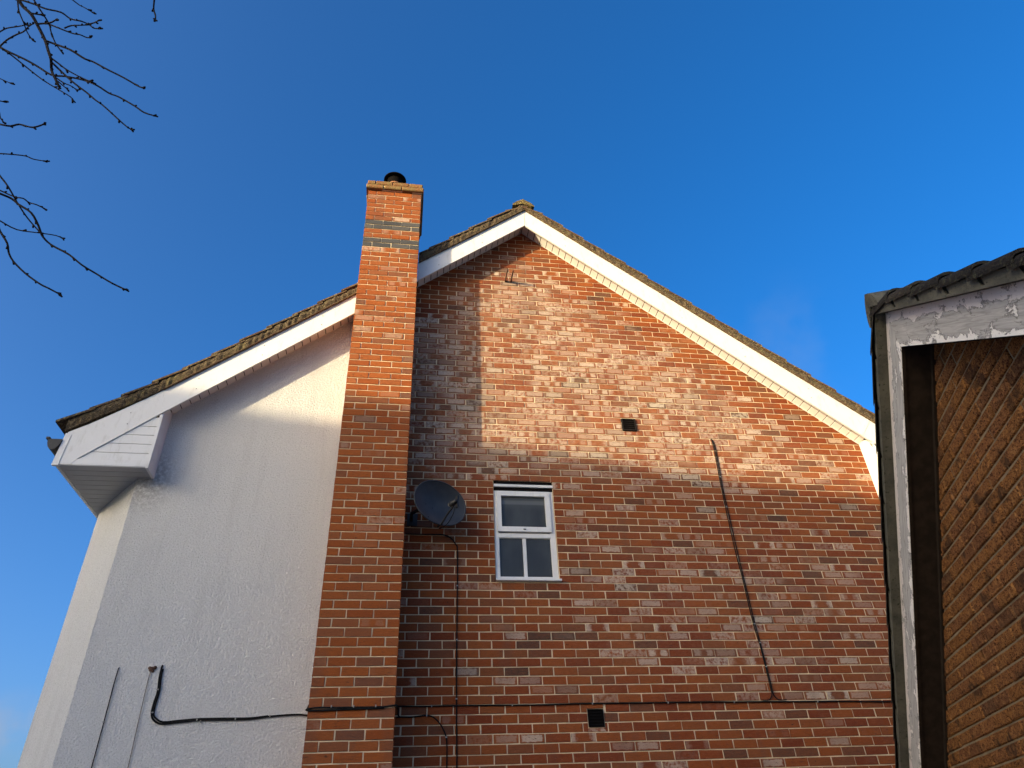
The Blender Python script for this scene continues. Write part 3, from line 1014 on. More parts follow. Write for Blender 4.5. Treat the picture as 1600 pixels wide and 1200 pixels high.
b = HM(); b.box(1.174, 1.209, win_y + .012, win_y + .05, Zc(2.401), Zc(2.8135)); b.build('glazing_bar', M['upvc'], win)
b = HM(); ring(b, .9305, 1.4675, 2.4015, 2.8135, (.008, .008, .008, .006), win_y + .008, win_y + .03); b.build('bead', M['upvc'], win)
b = HM(); b.box(WX0 + .003, WX1 + .002, Y0 - .008, win_y + .03, Zc(3.365), Zc(3.392)); b.build('head_rail', M['upvc'], win)
b = HM(); b.box(WX0 - .002, WX1 + .012, Y0 - .036, win_y + .05, Zc(2.352), Zc(2.3715)); b.build('sill', M['upvc'], win)
b = HM(); b.box(WX0 - .01, WX1 + .01, Y0 + .075, Y0 + .09, Zc(WZ0 - .01), Zc(WZ1 + .01)); b.build('frame_backing', M['void'], win)
b = HM(); b.box(WX0 + .001, WX1 - .001, Y0 + .012, Y0 + .07, Zc(3.332), Zc(3.364)); b.box(WX0 + .001, WX1 - .001, Y0 + .010, Y0 + .07, Zc(3.394), Zc(WZ1 + .003)); b.build('head_gap_dark', M['void'], win)  # black boxes fill the gaps, their shade put in as colour
b = HM(); b.box(1.185, 1.210, win_y - .030, win_y - .0225, Zc(2.888), Zc(2.897)); b.build('catch', M['black'], win)

# ---- the two air vents (one brick wide, two courses high)
def vent(v, proud, vm='vent'):
    x0, x1, z0, z1 = v
    b = HM()
    ring(b, x0 + .002, x1 - .002, z0 + .002, z1 - .002, (.012, .012, .010, .010), Y0 - proud, Y0 + .05)
    o = b.build('air_vent', M[vm], house)
    b = HM(); b.box(x0 + .012, x1 - .012, Y0 + .002, Y0 + .006, Zc(z0 + .01), Zc(z1 - .01)); b.build('duct', M['void'], o)
    n = 5
    for i in range(n):
        za = z0 + .014 + (z1 - z0 - .026) * i / n
        b = HM()
        q0, q1 = Y0 - proud + .003, Y0 + .0015
        b.prism([(q0, Zc(za)), (q0, Zc(za + .006)), (q1, Zc(za + .014)), (q1, Zc(za + .008))], x0 + .014, x1 - .014, xf=lambda p: (p[1], p[0], p[2]))
        b.build('louvre', M[vm], o)
    return o
tag(vent(V1, .016), 'brown upper air vent in sunlit brickwork')
tag(vent(V2, .008, 'void'), 'black lower air vent below the long cable')

# ------------------------------------------------------------------ things fixed to the house
def smooth_path(pts, sub=4):
    P = [Vector(p) for p in pts]
    out = []
    for i in range(len(P) - 1):
        p0, p1, p2, p3 = P[max(i - 1, 0)], P[i], P[i + 1], P[min(i + 2, len(P) - 1)]
        for s_ in range(sub):
            t_ = s_ / sub
            out.append(.5 * ((2 * p1) + (p2 - p0) * t_ + (2 * p0 - 5 * p1 + 4 * p2 - p3) * t_ ** 2 + (3 * p1 - p0 - 3 * p2 + p3) * t_ ** 3))
    out.append(P[-1])
    return out


def cable(name, label, runs, r, y, mat='cable', clips=(), wob=.003):
    """runs: list of [(x, zc) ...] or [(x, y, zc) ...] polylines"""
    p0 = runs[0][0]
    base = Vector((p0[0], y, Zc(p0[-1])))
    t = thing(name, label, 'cable', base)
    for run in runs:
        pts = [Vector((q[0], q[1] if len(q) == 3 else y + random.uniform(-.001, .001), Zc(q[-1]))) for q in run]
        b = HM(); b.tube(smooth_path(pts), r, 6)
        b.build('cable_run', M[mat], t, smooth=True, base=base)
    for (x, z, vert) in clips:
        b = HM()
        w, h_ = (.0085, .005) if vert else (.0045, .0085)
        b.box(x - w, x + w, y - r - .003, y + r, Zc(z - h_), Zc(z + h_))
        b.build('clip', M['clip'], t, base=base)
    return t

yw = Y0 - .010
cable('aerial_cable', 'pair of black cables dropping down the sunlit brick wall and forking at the bottom',
      [[(3.430, Y0 + .01, 4.045), (3.433, 4.038), (3.434, 3.903), (3.428, 3.762), (3.420, 3.56), (3.408, 3.136), (3.406, 2.702), (3.414, 2.396), (3.415, 1.978), (3.431, 1.764), (3.436, 1.558), (3.437, 1.387), (3.437, 1.314), (3.425, 1.283), (3.395, 1.258), (3.33, 1.256)],
       [(3.436, Y0 + .01, 4.038), (3.441, 4.030), (3.452, 3.93), (3.447, 3.80), (3.438, 3.60), (3.430, 3.40), (3.428, 3.136), (3.426, 2.702), (3.428, 2.396), (3.432, 1.978), (3.441, 1.764), (3.447, 1.558), (3.449, 1.387), (3.449, 1.314), (3.462, 1.283), (3.495, 1.258), (3.57, 1.256)]],
      .0048, yw, clips=[(3.43, 3.56, 1), (3.42, 3.2, 1), (3.424, 1.95, 1), (3.437, 1.77, 1), (3.443, 1.55, 1)])
cable('wall_cable', 'long black cable running level across the lower brick wall',
      [[(.012, Y0 - .012, 1.246), (.042, 1.246), (.24, 1.243), (.44, 1.245), (.773, 1.245), (1.06, 1.242), (1.34, 1.243), (1.60, 1.247), (1.804, 1.247), (2.277, 1.246), (2.761, 1.246), (3.05, 1.243), (3.348, 1.242), (3.555, 1.240), (4.014, 1.237), (4.63, 1.226), (5.3, 1.222)]],
      .0062, yw, clips=[(.30, 1.245, 0), (1.0, 1.243, 0), (1.72, 1.247, 0), (2.42, 1.246, 0), (3.05, 1.243, 0), (3.87, 1.238, 0)])
cable('looped_cable', 'short black cable looping out from the chimney foot and down the brick wall',
      [[(.014, Y0 - .012, 1.238), (.020, 1.215), (.018, 1.185), (.028, 1.166)],
       [(.004, Y0 - .012, 1.160), (.041, 1.163), (.143, 1.162), (.245, 1.171), (.311, 1.160), (.371, 1.109), (.416, 1.034), (.433, .961), (.436, .771), (.436, .2)]],
      .0060, yw, clips=[(.428, 1.0, 1), (.26, 1.170, 0)])
cable('dish_cable', 'black cable from the satellite dish curving down the brick wall',
      [[(.006, Y0 - .02, 2.808), (.17, 2.814), (.30, 2.815), (.39, 2.809), (.453, 2.777), (.500, 2.71), (.516, 2.639), (.514, 2.088), (.512, 1.362), (.519, .769), (.519, .1)]],
      .0060, yw, clips=[(.515, 2.3, 1), (.513, 1.8, 1), (.513, 1.3, 1)])
cable('chimney_cable', 'doubled black cable strapped level across the front of the chimney',
      [[(CX0 - .012, Y0 - .36, 1.200), (CX0 - .014, YC + .05, 1.145), (CX0 - .006, YC - .009, 1.140), (-.60, YC - .009, 1.150), (-.438, YC - .009, 1.148), (-.22, YC - .009, 1.148), (-.095, YC - .009, 1.150), (-.004, YC - .009, 1.160), (CX1 + .012, YC + .05, 1.163), (CX1 + .012, Y0 - .02, 1.242)],
       [(CX0 - .010, YC - .006, 1.132), (-.60, YC - .009, 1.128), (-.438, YC - .009, 1.133), (-.22, YC - .009, 1.138), (-.095, YC - .008, 1.141)]],
      .0072, YC - .009, clips=[(-.50, 1.156, 0), (-.16, 1.155, 0), (-.33, 1.154, 0)])
ywr = YR - .010
cable('render_cable', 'thick black cable bending in an L across the white roughcast wall',
      [[(-1.967, YR + .01, 1.59), (-1.967, 1.58), (-1.966, 1.488), (-1.955, 1.388), (-1.964, 1.29), (-1.962, 1.218), (-1.936, 1.17), (-1.869, 1.140), (-1.735, 1.150), (-1.589, 1.162), (-1.39, 1.163), (-1.189, 1.165), (-1.039, 1.182), (-.835, 1.194), (-.742, 1.188), (-.690, 1.175)],
       [(-1.955, YR + .01, 1.57), (-1.956, 1.54), (-1.954, 1.488), (-1.943, 1.388), (-1.949, 1.29), (-1.947, 1.218), (-1.922, 1.183), (-1.862, 1.154), (-1.735, 1.162), (-1.589, 1.172), (-1.39, 1.173), (-1.189, 1.172), (-1.045, 1.186)]],
      .0075, ywr, clips=[(-1.957, 1.40, 1), (-1.955, 1.225, 1), (-1.60, 1.165, 0), (-1.30, 1.167, 0), (-1.03, 1.184, 0), (-1.57, 1.15, 0)])
cable('render_cable', 'thin black cable hanging straight down the white roughcast wall, leftmost of the three',
      [[(-2.306, YR + .01, 1.575), (-2.306, 1.562), (-2.309, 1.441), (-2.308, 1.152), (-2.309, .835), (-2.31, .1)]], .0042, ywr, clips=[(-2.308, 1.16, 1)])
cable('render_cable', 'thin grey cable hanging below a brown filler lump on the white wall',
      [[(-2.049, YR + .01, 1.56), (-2.049, 1.54), (-2.051, 1.34), (-2.045, .986), (-2.043, .829), (-2.043, .1)]], .0034, ywr, mat='grey_cable')
b = HM()
for (dx, dz, r_) in ((0, 0, .022), (.026, .012, .016), (-.016, .010, .014), (.014, -.014, .013)):
    for sg in (1,):
        b.lathe([(0.0, -.012), (r_ * .8, -.006), (r_, .002), (r_ * .75, .009), (0, .013)], (-2.047 + dx, YR - .004, Zc(1.562 + dz)), 10, axis=Matrix.Rotation(R(90), 3, 'X'))
fb = Vector((-2.047, YR, Zc(1.562)))
tag(b.build('filler_lump', M['rust'], None, smooth=True, base=fb), 'small brown filler lump at the top of the thin grey cable on the white wall', 'filler lump').location = fb
# drip of white sealant under the L shaped cable
# iron bracket high in the gable: two prongs out of the wall
bb = Vector((1.18, Y0, Zc(6.31)))
br = thing('aerial_bracket', 'small rusty two pronged bracket high in the brick gable', 'bracket', bb)
for (x_, r_) in ((1.192, .0065), (1.117, .0060)):
    b = HM()
    b.prism([(Y0 + .01, Zc(6.292)), (Y0 - .205, Zc(6.304)), (Y0 - .205, Zc(6.322)), (Y0 + .01, Zc(6.330))], x_ - r_, x_ + r_, xf=lambda p: (p[1], p[0], p[2]))
    b.build('prong', M['rust'], br, base=bb)
b = HM(); b.box(1.108, 1.201, Y0 - .005, Y0 + .002, Zc(6.296), Zc(6.306)); b.build('wall_plate', M['rust'], br, base=bb)

# ---- satellite dish
DC = Vector((.325, Y0 - .33, Zc(3.005)))
aim = Vector((math.sin(R(27)) * math.cos(R(1)), -math.cos(R(27)) * math.cos(R(1)), math.sin(R(1)))).normalized()
side = aim.cross(Vector((0, 0, 1))).normalized() * -1
side = Vector((0, 0, 1)).cross(aim).normalized()
upv = aim.cross(side)
if upv.z < 0: upv = -upv
A, B = .285, .228
DB = Vector((.05, Y0, Zc(2.98)))
dish = thing('satellite_dish', 'dark grey oval satellite dish on a wall bracket between chimney and window', 'satellite dish', DB)
b = HM()
nr, ns = 7, 40
def dish_pt(rr, a_, back=0.0):
    q = side * (A * rr * math.cos(a_)) + upv * (B * rr * math.sin(a_))
    return DC + q + aim * (.075 * (rr * rr - 1) - back)
for i in range(nr):
    for k in range(ns):
        a0, a1 = 2 * math.pi * k / ns, 2 * math.pi * (k + 1) / ns
        r0, r1 = i / nr, (i + 1) / nr
        if i == 0: b.face([dish_pt(0, 0), dish_pt(r1, a0), dish_pt(r1, a1)])
        else: b.face([dish_pt(r0, a0), dish_pt(r1, a0), dish_pt(r1, a1), dish_pt(r0, a1)])
        if i == 0: b.face([dish_pt(0, 0, .006), dish_pt(r1, a1, .006), dish_pt(r1, a0, .006)])
        else: b.face([dish_pt(r0, a1, .006), dish_pt(r1, a1, .006), dish_pt(r1, a0, .006), dish_pt(r0, a0, .006)])
refl = b.build('reflector', M['dish'], dish, base=DB)
bm = bmesh.new(); bm.from_mesh(refl.data); bmesh.ops.remove_doubles(bm, verts=bm.verts, dist=1e-5); bm.to_mesh(refl.data); bm.free()
refl.data.polygons.foreach_set("use_smooth", [True] * len(refl.data.polygons))
b = HM()
rim = [dish_pt(1.0, 2 * math.pi * k / 48) - aim * .003 for k in range(49)]
b.tube(rim, .0075, 6, cap=False); b.build('rim', M['dish'], refl, smooth=True, base=DB)
for (cx_, cy_) in ((-.13, -.02), (-.05, -.04), (-.12, -.17)):
    b = HM(); b.lathe([(0, .004), (.006, .004), (.006, -.002)], DC + side * cx_ + upv * cy_ + aim * (.075 * ((cx_ / A) ** 2 + (cy_ / B) ** 2 - 1)), 8, axis=aim.to_track_quat('Z', 'Y').to_matrix())
    b.build('bolt', M['black'], refl, base=DB)
arm0 = DC - upv * (B + .004) + aim * .0 - side * .0
lnb = DC + aim * .235 - upv * .105
b = HM(); b.tube([arm0 - aim * .05 , arm0 + aim * .02, arm0 + (lnb - arm0) * .55 - upv * .015, lnb - upv * .035], .0095, 6); b.build('feed_arm', M['black'], dish, base=DB)
b = HM()
axm = (-aim).to_track_quat('Z', 'Y').to_matrix()
b.lathe([(0, .045), (.026, .043), (.029, .035), (.029, .0), (.02, -.012), (.018, -.05), (0, -.055)], lnb, 16, axis=axm)
lo = b.build('receiver', M['black'], dish, smooth=True, base=DB)
b = HM(); b.lathe([(.026, .0455), (.029, .0455), (.029, .041)], lnb, 16, axis=axm); b.build('lens_ring', M['clip'], lo, smooth=True, base=DB)
b = HM()
e0 = lnb + aim * .035
q = [e0 + side * .014 + upv * .06, e0 + side * .030 + upv * .055, e0 + side * .030 - upv * .055, e0 + side * .012 - upv * .06]
for s_ in (0,):
    f_ = [p_ - aim * .02 for p_ in q]; g_ = [p_ + aim * .02 for p_ in q]
    b.face(f_); b.face(g_[::-1])
    for i in range(4): b.face([f_[i], g_[i], g_[(i + 1) % 4], f_[(i + 1) % 4]])
b.build('receiver_body', M['black'], lo, base=DB)
b = HM(); b.tube(smooth_path([lnb - upv * .05 + aim * .03, lnb - upv * .11, lnb - upv * .16 - aim * .08, arm0 + side * .05 - aim * .02, arm0 - aim * .08 + side * .03]), .0038, 5); b.build('lead', M['cable'], dish, smooth=True, base=DB)
b = HM()
b.tube([(.055, Y0 - .0, Zc(2.965)), (.055, Y0 - .16, Zc(2.965)), (.13, Y0 - .22, Zc(2.98)), DC - aim * .12], .017, 8)
b.build('mounting_arm', M['black'], dish, smooth=True, base=DB)
b = HM(); b.box(.015, .115, Y0 - .014, Y0 - .002, Zc(2.90), Zc(3.03)); b.build('wall_plate', M['black'], dish, base=DB)
b = HM(); b.lathe([(0, -.03), (.07, -.03), (.08, .0), (.08, .035), (0, .035)], DC - aim * .105, 10, axis=axm); b.build('clamp', M['black'], dish, base=DB)

# ------------------------------------------------------------------ garage on the right
GA = 0.37048162
U = Vector((math.sin(GA), math.cos(GA), 0))
N = Vector((math.cos(GA), -math.sin(GA), 0))
GC = 1.6404                     # distance of its gable wall from the camera's foot, along N
GB = U * 3.44 + N * GC
garage = thing('garage', 'low gabled garage of rough orange brick with peeling white bargeboards', 'garage', GB)
def G(p):
    """(u, w, z): along the wall, outwards from it towards the viewer (negative w = inside), camera-relative height"""
    return tuple(U * p[0] + N * (GC - p[1]) + Vector((0, 0, Zc(p[2]))))
gx = lambda p: G((p[0], -p[1], p[2]))     # a prism drawn as (u, depth, z)
class GM(MB):
    def build(self, name, mat=None, parent=garage, smooth=False):
        self.v = [tuple(Vector(p) - GB) for p in self.v]
        return MB.build(self, name, mat, parent, smooth)
UA, ZA = 3.44, 2.287
SN, SF = .700, .767             # slope of the near and of the far rake
grn = lambda u: ZA - SN * (UA - u)
grf = lambda u: ZA - SF * (u - UA)
gr = lambda u: grn(u) if u < UA else grf(u)
U0, U1 = .75, 6.05
b = GM()
b.prism([(U0, -CZ), (U1, -CZ), (U1, gr(U1) + .03), (UA, ZA + .03), (U0, gr(U0) + .03)], .006, .1, xf=gx)
gwall = b.build('gable_wall', M['garage_mortar'])
b = GM()
LEN = 4.6
b.prism([(U0 + .01, -CZ), (U1 - .01, -CZ), (U1 - .01, gr(U1)), (UA, ZA), (U0 + .01, gr(U0))], .102, LEN, xf=gx)
b.build('side_walls', M['garage_mortar'])
GH = .075
gz0 = .4754 * 1.6404            # one measured bed joint
gb = []
for k in range(-40, 24):
    z0, z1 = gz0 + k * GH + .005, gz0 + (k + 1) * GH - .005
    if z1 < -CZ: continue
    u = U0 + (.1125 if k % 2 else 0) - .225
    while u < U1:
        a, c = u + .005 + random.uniform(-.003, .003), u + .22 + random.uniform(-.003, .003)
        u += .225
        a, c = max(a, U0), min(c, U1)
        if z0 > grn(a): a = UA - (ZA - z0) / SN
        if z0 > grf(c): c = UA + (ZA - z0) / SF
        if c - a < .03: continue
        P = [shown(*G((q, 0, z))) for q, z in ((a, z0), (c, z0), (c, z1), (a, z1))]
        ar = 0
        if all(P):
            cx_, cy_ = sum(p[0] for p in P) / 4, sum(p[1] for p in P) / 4
            if 1450 < cx_ < 1615 and 500 < cy_ < 1215:
                ar = abs(sum(P[i][0] * P[(i + 1) % 4][1] - P[(i + 1) % 4][0] * P[i][1] for i in range(4))) / 2
        gb.append((ar, a, c, z0, z1))
gb.sort(reverse=True)
rest = GM()
rotz = math.atan2(-U.y, -U.x)
for i, (ar, a, c, d, e) in enumerate(gb):
    if i < 300 and ar > 20:
        L = round(c - a, 2) if abs(c - a - .215) > .012 else .215
        me = brick_mesh(L, e - d, .04, M['rustic'], ch=.006, variant=random.randrange(5), key='brick_rustic')
        place_brick('brick', me, Vector(G(((a + c) / 2, .002 + random.uniform(-.003, .003), d))) - GB, gwall, rotz)
    else:
        rest.brick(a, c, 0, .04, d, e, tone=random.uniform(.001, 1), xf=gx, ch=.006)
tag(rest.build('brickwork', M['rustic'], gwall), kind='stuff')
# bargeboards, soffits, undercloak, tiles along both rakes
OB = .165                        # overhang to the front of the boards
TB = .02
UE0, UE1 = .45, 6.45
vh = .242                        # vertical height of the boards
b = GM(); b.prism([(UE0, grn(UE0)), (UA, ZA), (UA, ZA + vh), (UE0, grn(UE0) + vh)], -OB, -OB + TB, xf=gx); b.build('bargeboard', M['peel'])
b = GM(); b.prism([(UA + .003, ZA), (UE1, grf(UE1)), (UE1, grf(UE1) + vh), (UA + .003, ZA + vh)], -OB + .001, -OB + TB, xf=gx); b.build('bargeboard', M['peel_far'])
b = GM()
b.prism([(UE0, grn(UE0) - .0012), (UA, ZA - .0012), (UA, ZA + .003), (UE0, grn(UE0) + .003)], -OB + .004, -OB + TB + .001, xf=gx)
b.prism([(UA + .003, ZA - .0012), (UE1, grf(UE1) - .0012), (UE1, grf(UE1) + .003), (UA + .003, ZA + .003)], -OB + .004, -OB + TB + .001, xf=gx)
b.build('board_underside', M['dark_wood'])
b = GM(); b.prism([(UE0, grn(UE0) + .012), (UA, ZA + .012), (UA, ZA + .022), (UE0, grn(UE0) + .022)], -OB + TB + .001, .004, xf=gx); b.build('soffit_board', M['dark_wood'])
b = GM(); b.prism([(UA, ZA + .012), (UE1, grf(UE1) + .012), (UE1, grf(UE1) + .022), (UA, ZA + .022)], -OB + TB + .001, .004, xf=gx); b.build('soffit_board', M['dark_wood'])
b = GM(); b.prism([(U0, grn(U0) - .022), (UA, ZA - .022), (UA, ZA + .0115), (U0, grn(U0) + .0115)], -.014, .003, xf=gx)
b.prism([(UA + .0005, ZA - .022), (U1, grf(U1) - .022), (U1, grf(U1) + .0115), (UA + .0005, ZA + .0115)], -.014, .003, xf=gx); b.build('soffit_trim', M['dark_wood'])
# roof covering and undercloak sheets
gstep = .252
for sgn, sl, un in ((-1, SN, 12), (1, SF, 12)):
    b = GM()
    rowz = lambda u: ZA + vh - sl * abs(u - UA)
    ue = UE0 if sgn < 0 else UE1
    b.prism([(UA, ZA + vh + .003), (ue, rowz(ue) + .003), (ue, rowz(ue) + .018), (UA, ZA + vh + .018)], -OB - .055, LEN, xf=gx)
    b.build('undercloak', M['undercloak'])
    courses = GM()
    for k in range(un):
        ua_, ub_ = UA + sgn * (k * gstep - .05), UA + sgn * (k + 1) * gstep
        if abs(ub_ - UA) > abs(ue - UA) + .05: break
        za, zb = rowz(ua_) + .068, rowz(ub_) + .098
        # mortar bed under each tile, tapering
        q = GM()
        um = UA + sgn * (k * gstep + .008)
        q.prism([(um, rowz(um) + .018), (ub_ - sgn * .015, rowz(ub_) + .020), (ub_ - sgn * .02, zb - .012 - .0), (um, rowz(um) + .070)], -OB - .050 + random.uniform(-.004, .004), -OB + .10, xf=gx)
        q.build('verge_bedding', M['undercloak'])
        # verge tile: a roll along its outer edge
        q = GM()
        nseg = 7
        hw = .055
        prof = []
        for i in range(nseg + 1):
            a_ = math.pi * i / nseg
            prof.append((-OB - .068 + hw - hw * math.cos(a_) , .046 * math.sin(a_)))
        prof.append((.14, .004))
        def P(u_, z_, pr, lift): return G((u_, -pr[0], z_ + pr[1] + lift))
        th = .016
        for i in range(len(prof) - 1):
            p_, p2_ = prof[i], prof[i + 1]
            q.face([P(ua_, za, p_, 0), P(ub_, zb, p_, 0), P(ub_, zb, p2_, 0), P(ua_, za, p2_, 0)])
            q.face([P(ua_, za, p_, -th), P(ua_, za, p2_, -th), P(ub_, zb, p2_, -th), P(ub_, zb, p_, -th)])
            q.face([P(ub_, zb, p_, -th), P(ub_, zb, p2_, -th), P(ub_, zb, p2_, 0), P(ub_, zb, p_, 0)])
        q.face([P(ua_, za, prof[0], -th), P(ub_, zb, prof[0], -th), P(ub_, zb, prof[0], 0), P(ua_, za, prof[0], 0)])
        q.build('roof_tile', M['garage_tile'])
        courses.prism([(ua_, za), (ub_, zb), (ub_, zb + .02), (ua_, za + .02)], .142, LEN, xf=gx)
    b = GM()
    b.prism([(UA, ZA + vh + .0185), (ue, rowz(ue) + .0185), (ue, rowz(ue) + .075), (UA, ZA + vh + .075)], -OB - .040, -OB + .09, xf=gx)
    b.build('moss_packing', M['garage_tile'])
    tag(courses.build('tile_courses', M['garage_tile']), kind='stuff')
# ridge tiles
for j in range(10):
    d0 = -OB - .068 + j * .45
    q = GM(); pr = []
    for i in range(9):
        a_ = math.pi * i / 8
        pr.append((UA - .115 * math.cos(a_), ZA + vh + .055 + .10 * math.sin(a_) - .06 * abs(math.cos(a_))))
    pr += [(UA + .10, ZA + vh - .01), (UA, ZA + vh + .06), (UA - .10, ZA + vh - .01)]
    q.prism(pr, d0 + .003, d0 + .445, xf=gx)
    q.build('ridge_tile', M['undercloak'] if j == 0 else M['garage_tile'])

# ------------------------------------------------------------------ bare tree reaching in from the left
TBASE = Vector((-4.3, -.6, 0))
tree = thing('bare_tree', 'leafless winter tree whose budded twigs hang into the sky at upper left', 'tree', TBASE)
def ray(px, py, d):
    v = _r2 * ((px - 800) / 1100) - _u2 * ((py - 600) / 1100) + _f
    return CAMP + v * d
class TM(MB):
    def build(self, name, mat=None, parent=tree, smooth=True):
        self.v = [tuple(Vector(p) - TBASE) for p in self.v]
        return MB.build(self, name, mat, parent, smooth)
c4 = lambda pts: [(x / 5.456, y / 5.456) for x, y in pts]
c5 = lambda pts: [(x / 4, 180 + y / 4) for x, y in pts]
TW = [  # (polyline in the photograph, depth at start, at end, radius, attach bough)
    (c4([(95, -60), (150, -10), (200, 60), (265, 120), (320, 215), (385, 345), (410, 430), (435, 510), (440, 600), (470, 670), (510, 750)]), 3.6, 3.3, .0078, 0),
    (c4([(385, 345), (480, 380), (600, 425), (720, 500), (790, 525), (910, 590), (1050, 660), (1190, 740), (1225, 745)]), 3.45, 3.2, .0048, None),
    (c4([(-60, 360), (0, 400), (60, 435), (200, 500), (310, 560), (440, 640), (550, 650), (700, 680), (820, 725), (930, 795), (1010, 825), (1150, 905), (1230, 960), (1330, 990)]), 3.9, 3.5, .0052, 1),
    (c4([(440, 530), (560, 645), (640, 715), (740, 790), (810, 850), (880, 900), (990, 1000), (1075, 1075), (1130, 1110)]), 3.38, 3.1, .0040, None),
    (c4([(430, 490), (510, 550), (570, 595), (690, 660), (800, 705)]), 3.4, 3.3, .0036, None),
    (c4([(0, 405), (110, 480), (240, 585), (370, 685), (510, 770), (600, 825), (630, 865)]), 3.88, 3.8, .0036, None),
    (c4([(120, -30), (200, 5), (290, 35), (390, 75), (520, 105), (600, 160), (690, 180), (760, 210), (800, 240), (860, 245)]), 3.8, 3.6, .0044, 0),
    (c4([(740, 207), (800, 195), (850, 170)]), 3.63, 3.58, .0034, None),
    (c4([(255, -60), (290, 0), (340, 80), (380, 140), (420, 210), (440, 290), (480, 380), (530, 445)]), 3.55, 3.5, .0042, 0),
    (c4([(250, 110), (310, 120), (370, 130)]), 3.58, 3.56, .0042, None),
    (c4([(320, 205), (390, 200), (440, 215), (515, 245), (620, 285), (680, 295), (740, 320), (780, 318)]), 3.52, 3.4, .0038, None),
    (c4([(550, 240), (610, 218), (700, 215), (760, 210)]), 3.46, 3.44, .0032, None),
    (c4([(385, 202), (440, 190), (490, 160)]), 3.5, 3.45, .0040, None),
    (c4([(140, -40), (150, 0), (160, 90), (200, 190), (235, 280), (285, 350)]), 3.62, 3.6, .0038, 0),
    (c4([(0, 395), (60, 340), (140, 295), (200, 270), (240, 230), (290, 195)]), 3.86, 3.56, .0040, None),
    (c4([(-60, 300), (0, 270), (60, 240), (160, 225), (240, 205)]), 3.9, 3.8, .0040, 1),
    (c4([(560, -50), (620, 0), (680, 45), (730, 70), (810, 120)]), 4.0, 4.0, .0034, 0),
    (c4([(1325, -120), (1318, -40), (1315, 0), (1310, 80), (1325, 130), (1325, 175)]), 3.3, 3.2, .0046, 2),
    (c4([(-60, 640), (0, 670), (110, 718)]), 3.9, 3.9, .0032, 1),
    (c4([(-50, 850), (0, 860), (60, 875)]), 3.7, 3.7, .0040, 1),
    (c4([(-60, 1050), (0, 1060), (90, 1075), (165, 1060), (265, 1085), (330, 1075), (390, 1050)]), 3.6, 3.5, .0052, 3),
    (c4([(-30, 960), (0, 1000), (40, 1055)]), 3.58, 3.55, .0044, 3),
    (c5([(-60, 238), (0, 240), (75, 245), (160, 255), (210, 275), (300, 290)]), 3.8, 3.75, .0040, 3),
    (c5([(-40, 330), (0, 380), (50, 445), (110, 550), (170, 640), (230, 710), (265, 745)]), 3.6, 3.52, .0044, 3),
    (c5([(-60, 460), (0, 490), (70, 520), (120, 560), (195, 610), (240, 690), (265, 755), (320, 810), (430, 870), (510, 935), (600, 990), (700, 1050), (795, 1095)]), 3.55, 3.35, .0056, 3),
    (c5([(-50, 450), (0, 470), (90, 510), (145, 520), (180, 545), (230, 560), (290, 590)]), 3.7, 3.65, .0040, 3),
    (c5([(-60, 625), (0, 660), (105, 715), (240, 735), (350, 752), (400, 775)]), 3.6, 3.58, .0036, 4),
    (c5([(-40, 650), (0, 725), (45, 800), (55, 860), (85, 915), (160, 990), (250, 1055), (300, 1080), (385, 1125)]), 3.5, 3.4, .0052, 4),
    (c4([(460, 650), (540, 705), (600, 730), (660, 770)]), 3.8, 3.75, .0034, None),
    (c4([(490, 690), (590, 775)]), 3.78, 3.76, .0030, None),
]
# boughs outside the frame that carry them
top = TBASE + Vector((.15, .25, 3.6))
BO = [
    [top, (-3.4, .9, 5.2), (-2.6, 1.9, 5.75), tuple(ray(-30, -190, 3.7)), tuple(ray(40, -90, 3.65))],
    [top, (-3.7, 1.0, 4.6), (-3.1, 1.9, 4.9), tuple(ray(-190, 40, 4.0)), tuple(ray(-95, 90, 3.95))],
    [top, (-3.0, .7, 5.9), (-1.9, 1.3, 6.3), tuple(ray(150, -260, 3.5)), tuple(ray(238, -110, 3.35))],
    [top, (-3.8, .9, 4.2), (-3.2, 1.8, 4.45), tuple(ray(-220, 210, 3.8)), tuple(ray(-90, 240, 3.7))],
    [top, (-3.9, .9, 3.9), (-3.3, 1.8, 3.95), tuple(ray(-230, 300, 3.7)), tuple(ray(-100, 310, 3.6))],
]
b = TM(); b.tube(smooth_path([TBASE + Vector((0, 0, -.05)), TBASE + Vector((.03, .04, 1.2)), TBASE + Vector((.05, .1, 2.4)), top, top + Vector((.1, .2, 1.2)), top + Vector((.3, .1, 2.6))]), .12, 10, r1=.03); b.build('trunk', M['bark'])
boughs = []
for P in BO:
    sp = smooth_path(P, 5)
    b = TM(); b.tube(sp, .035, 7, r1=.011); b.build('bough', M['bark'])
    boughs.append(sp)
rr = random.Random(3)
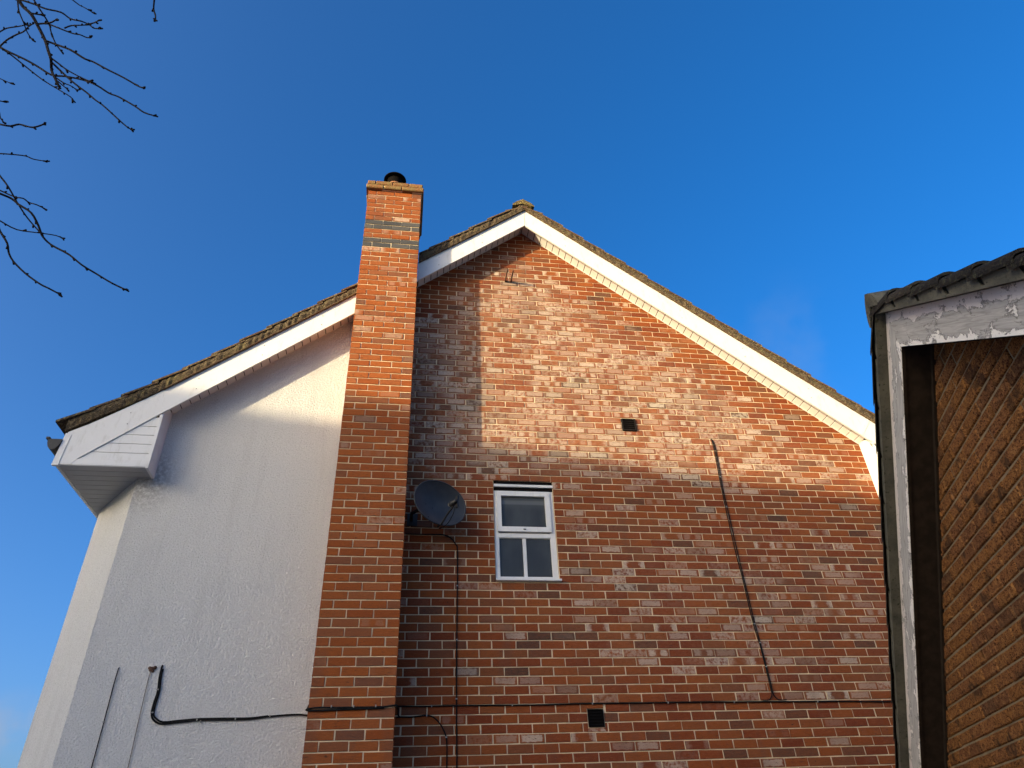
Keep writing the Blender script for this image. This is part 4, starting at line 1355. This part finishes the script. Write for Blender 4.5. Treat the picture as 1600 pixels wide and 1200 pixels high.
for (pl, d0, d1, rad, bo) in TW:
    L = len(pl)
    pts = [ray(x, y, d0 + (d1 - d0) * i / (L - 1) + (rr.uniform(-.03, .03) if 0 < i < L - 1 else 0)) for i, (x, y) in enumerate(pl)]
    if bo is not None:
        tgt = min(boughs[bo], key=lambda q: (Vector(q) - pts[0]).length)
        pts = [Vector(tgt), (Vector(tgt) + pts[0]) / 2 + Vector((0, 0, .03))] + pts
    sp = smooth_path(pts, 3)
    b = TM()
    rad *= 1.2
    b.tube(sp, rad, 6, r1=rad * .6)
    # buds: alternate, slightly swollen nodes, a clustered tip
    dist, nxt, sidef = 0, .05, 1
    for i in range(1, len(sp)):
        sg = Vector(sp[i]) - Vector(sp[i - 1])
        dist += sg.length
        if dist > nxt and i < len(sp) - 1:
            nxt = dist + rr.uniform(.045, .095)
            t_ = sg.normalized()
            o_ = t_.cross(Vector((rr.uniform(-1, 1), rr.uniform(-1, 1), rr.uniform(-1, 1)))).normalized()
            rb = rr.uniform(.0034, .0052)
            b.blob(Vector(sp[i]) + o_ * rb * 1.0 + t_ * .003, rb, t_ * .85 + o_ * .5, 2.0)
    t_ = (Vector(sp[-1]) - Vector(sp[-2])).normalized()
    for k in range(3):
        o_ = t_.cross(Vector((rr.uniform(-1, 1), rr.uniform(-1, 1), rr.uniform(-1, 1)))).normalized()
        b.blob(Vector(sp[-1]) + o_ * .003 - t_ * .006 * k, .0040, t_ * .9 + o_ * .5, 2.0)
    b.build('twig', M['bark'])

# ------------------------------------------------------------------ terrace of houses behind the viewer: its roof throws the evening shadow
RD = Vector((.22, -.975, 0)).normalized()
DS = 28.0
PT = Vector((.4, Y0, Zc(3.93)))
Q = PT + Vector((-math.sin(R(SUN_AZ)), -math.cos(R(SUN_AZ)), 0)) * DS
RZ = PT.z + DS * math.tan(R(SUN_EL))
PERPD = Vector((RD.y, -RD.x, 0))
TBS = Vector((Q.x, Q.y, 0))
ter = thing('terrace_row', 'long brick terrace with a ridged roof standing behind the viewer', 'house', TBS)
def T(p): return tuple(RD * p[0] + PERPD * p[1] + Vector((0, 0, p[2])))
b = MB()
hw, hl, ez = 4.0, 10.5, RZ - 3.2
for (s_, y_) in ((1, -hw), (-1, hw)):
    f_ = [T((-hl, y_, 0)), T((hl, y_, 0)), T((hl, y_, ez)), T((-hl, y_, ez))]
    b.face(f_ if s_ > 0 else f_[::-1])
for x_ in (-hl, hl):
    b.face([T((x_, -hw, 0)), T((x_, hw, 0)), T((x_, hw, ez)), T((x_, 0, RZ - .05)), T((x_, -hw, ez))])
b.build('wall', M['terrace'], ter)
b = MB()
for y_ in (-1, 1):
    b.face([T((-hl - .3, 0, RZ)), T((hl + .3, 0, RZ)), T((hl + .3, y_ * (hw + .4), ez - .32)), T((-hl - .3, y_ * (hw + .4), ez - .32))])
b.build('roof', M['tile'], ter)
for i in range(-1, 2):
    for z_ in (1.0, 3.6):
        for y_ in (-hw - .02, hw + .02):
            b = MB()
            f_ = [T((i * 5 - .6, y_, z_)), T((i * 5 + .6, y_, z_)), T((i * 5 + .6, y_, z_ + 1.3)), T((i * 5 - .6, y_, z_ + 1.3))]
            b.face(f_)
            b.build('window', M['glass'], ter)
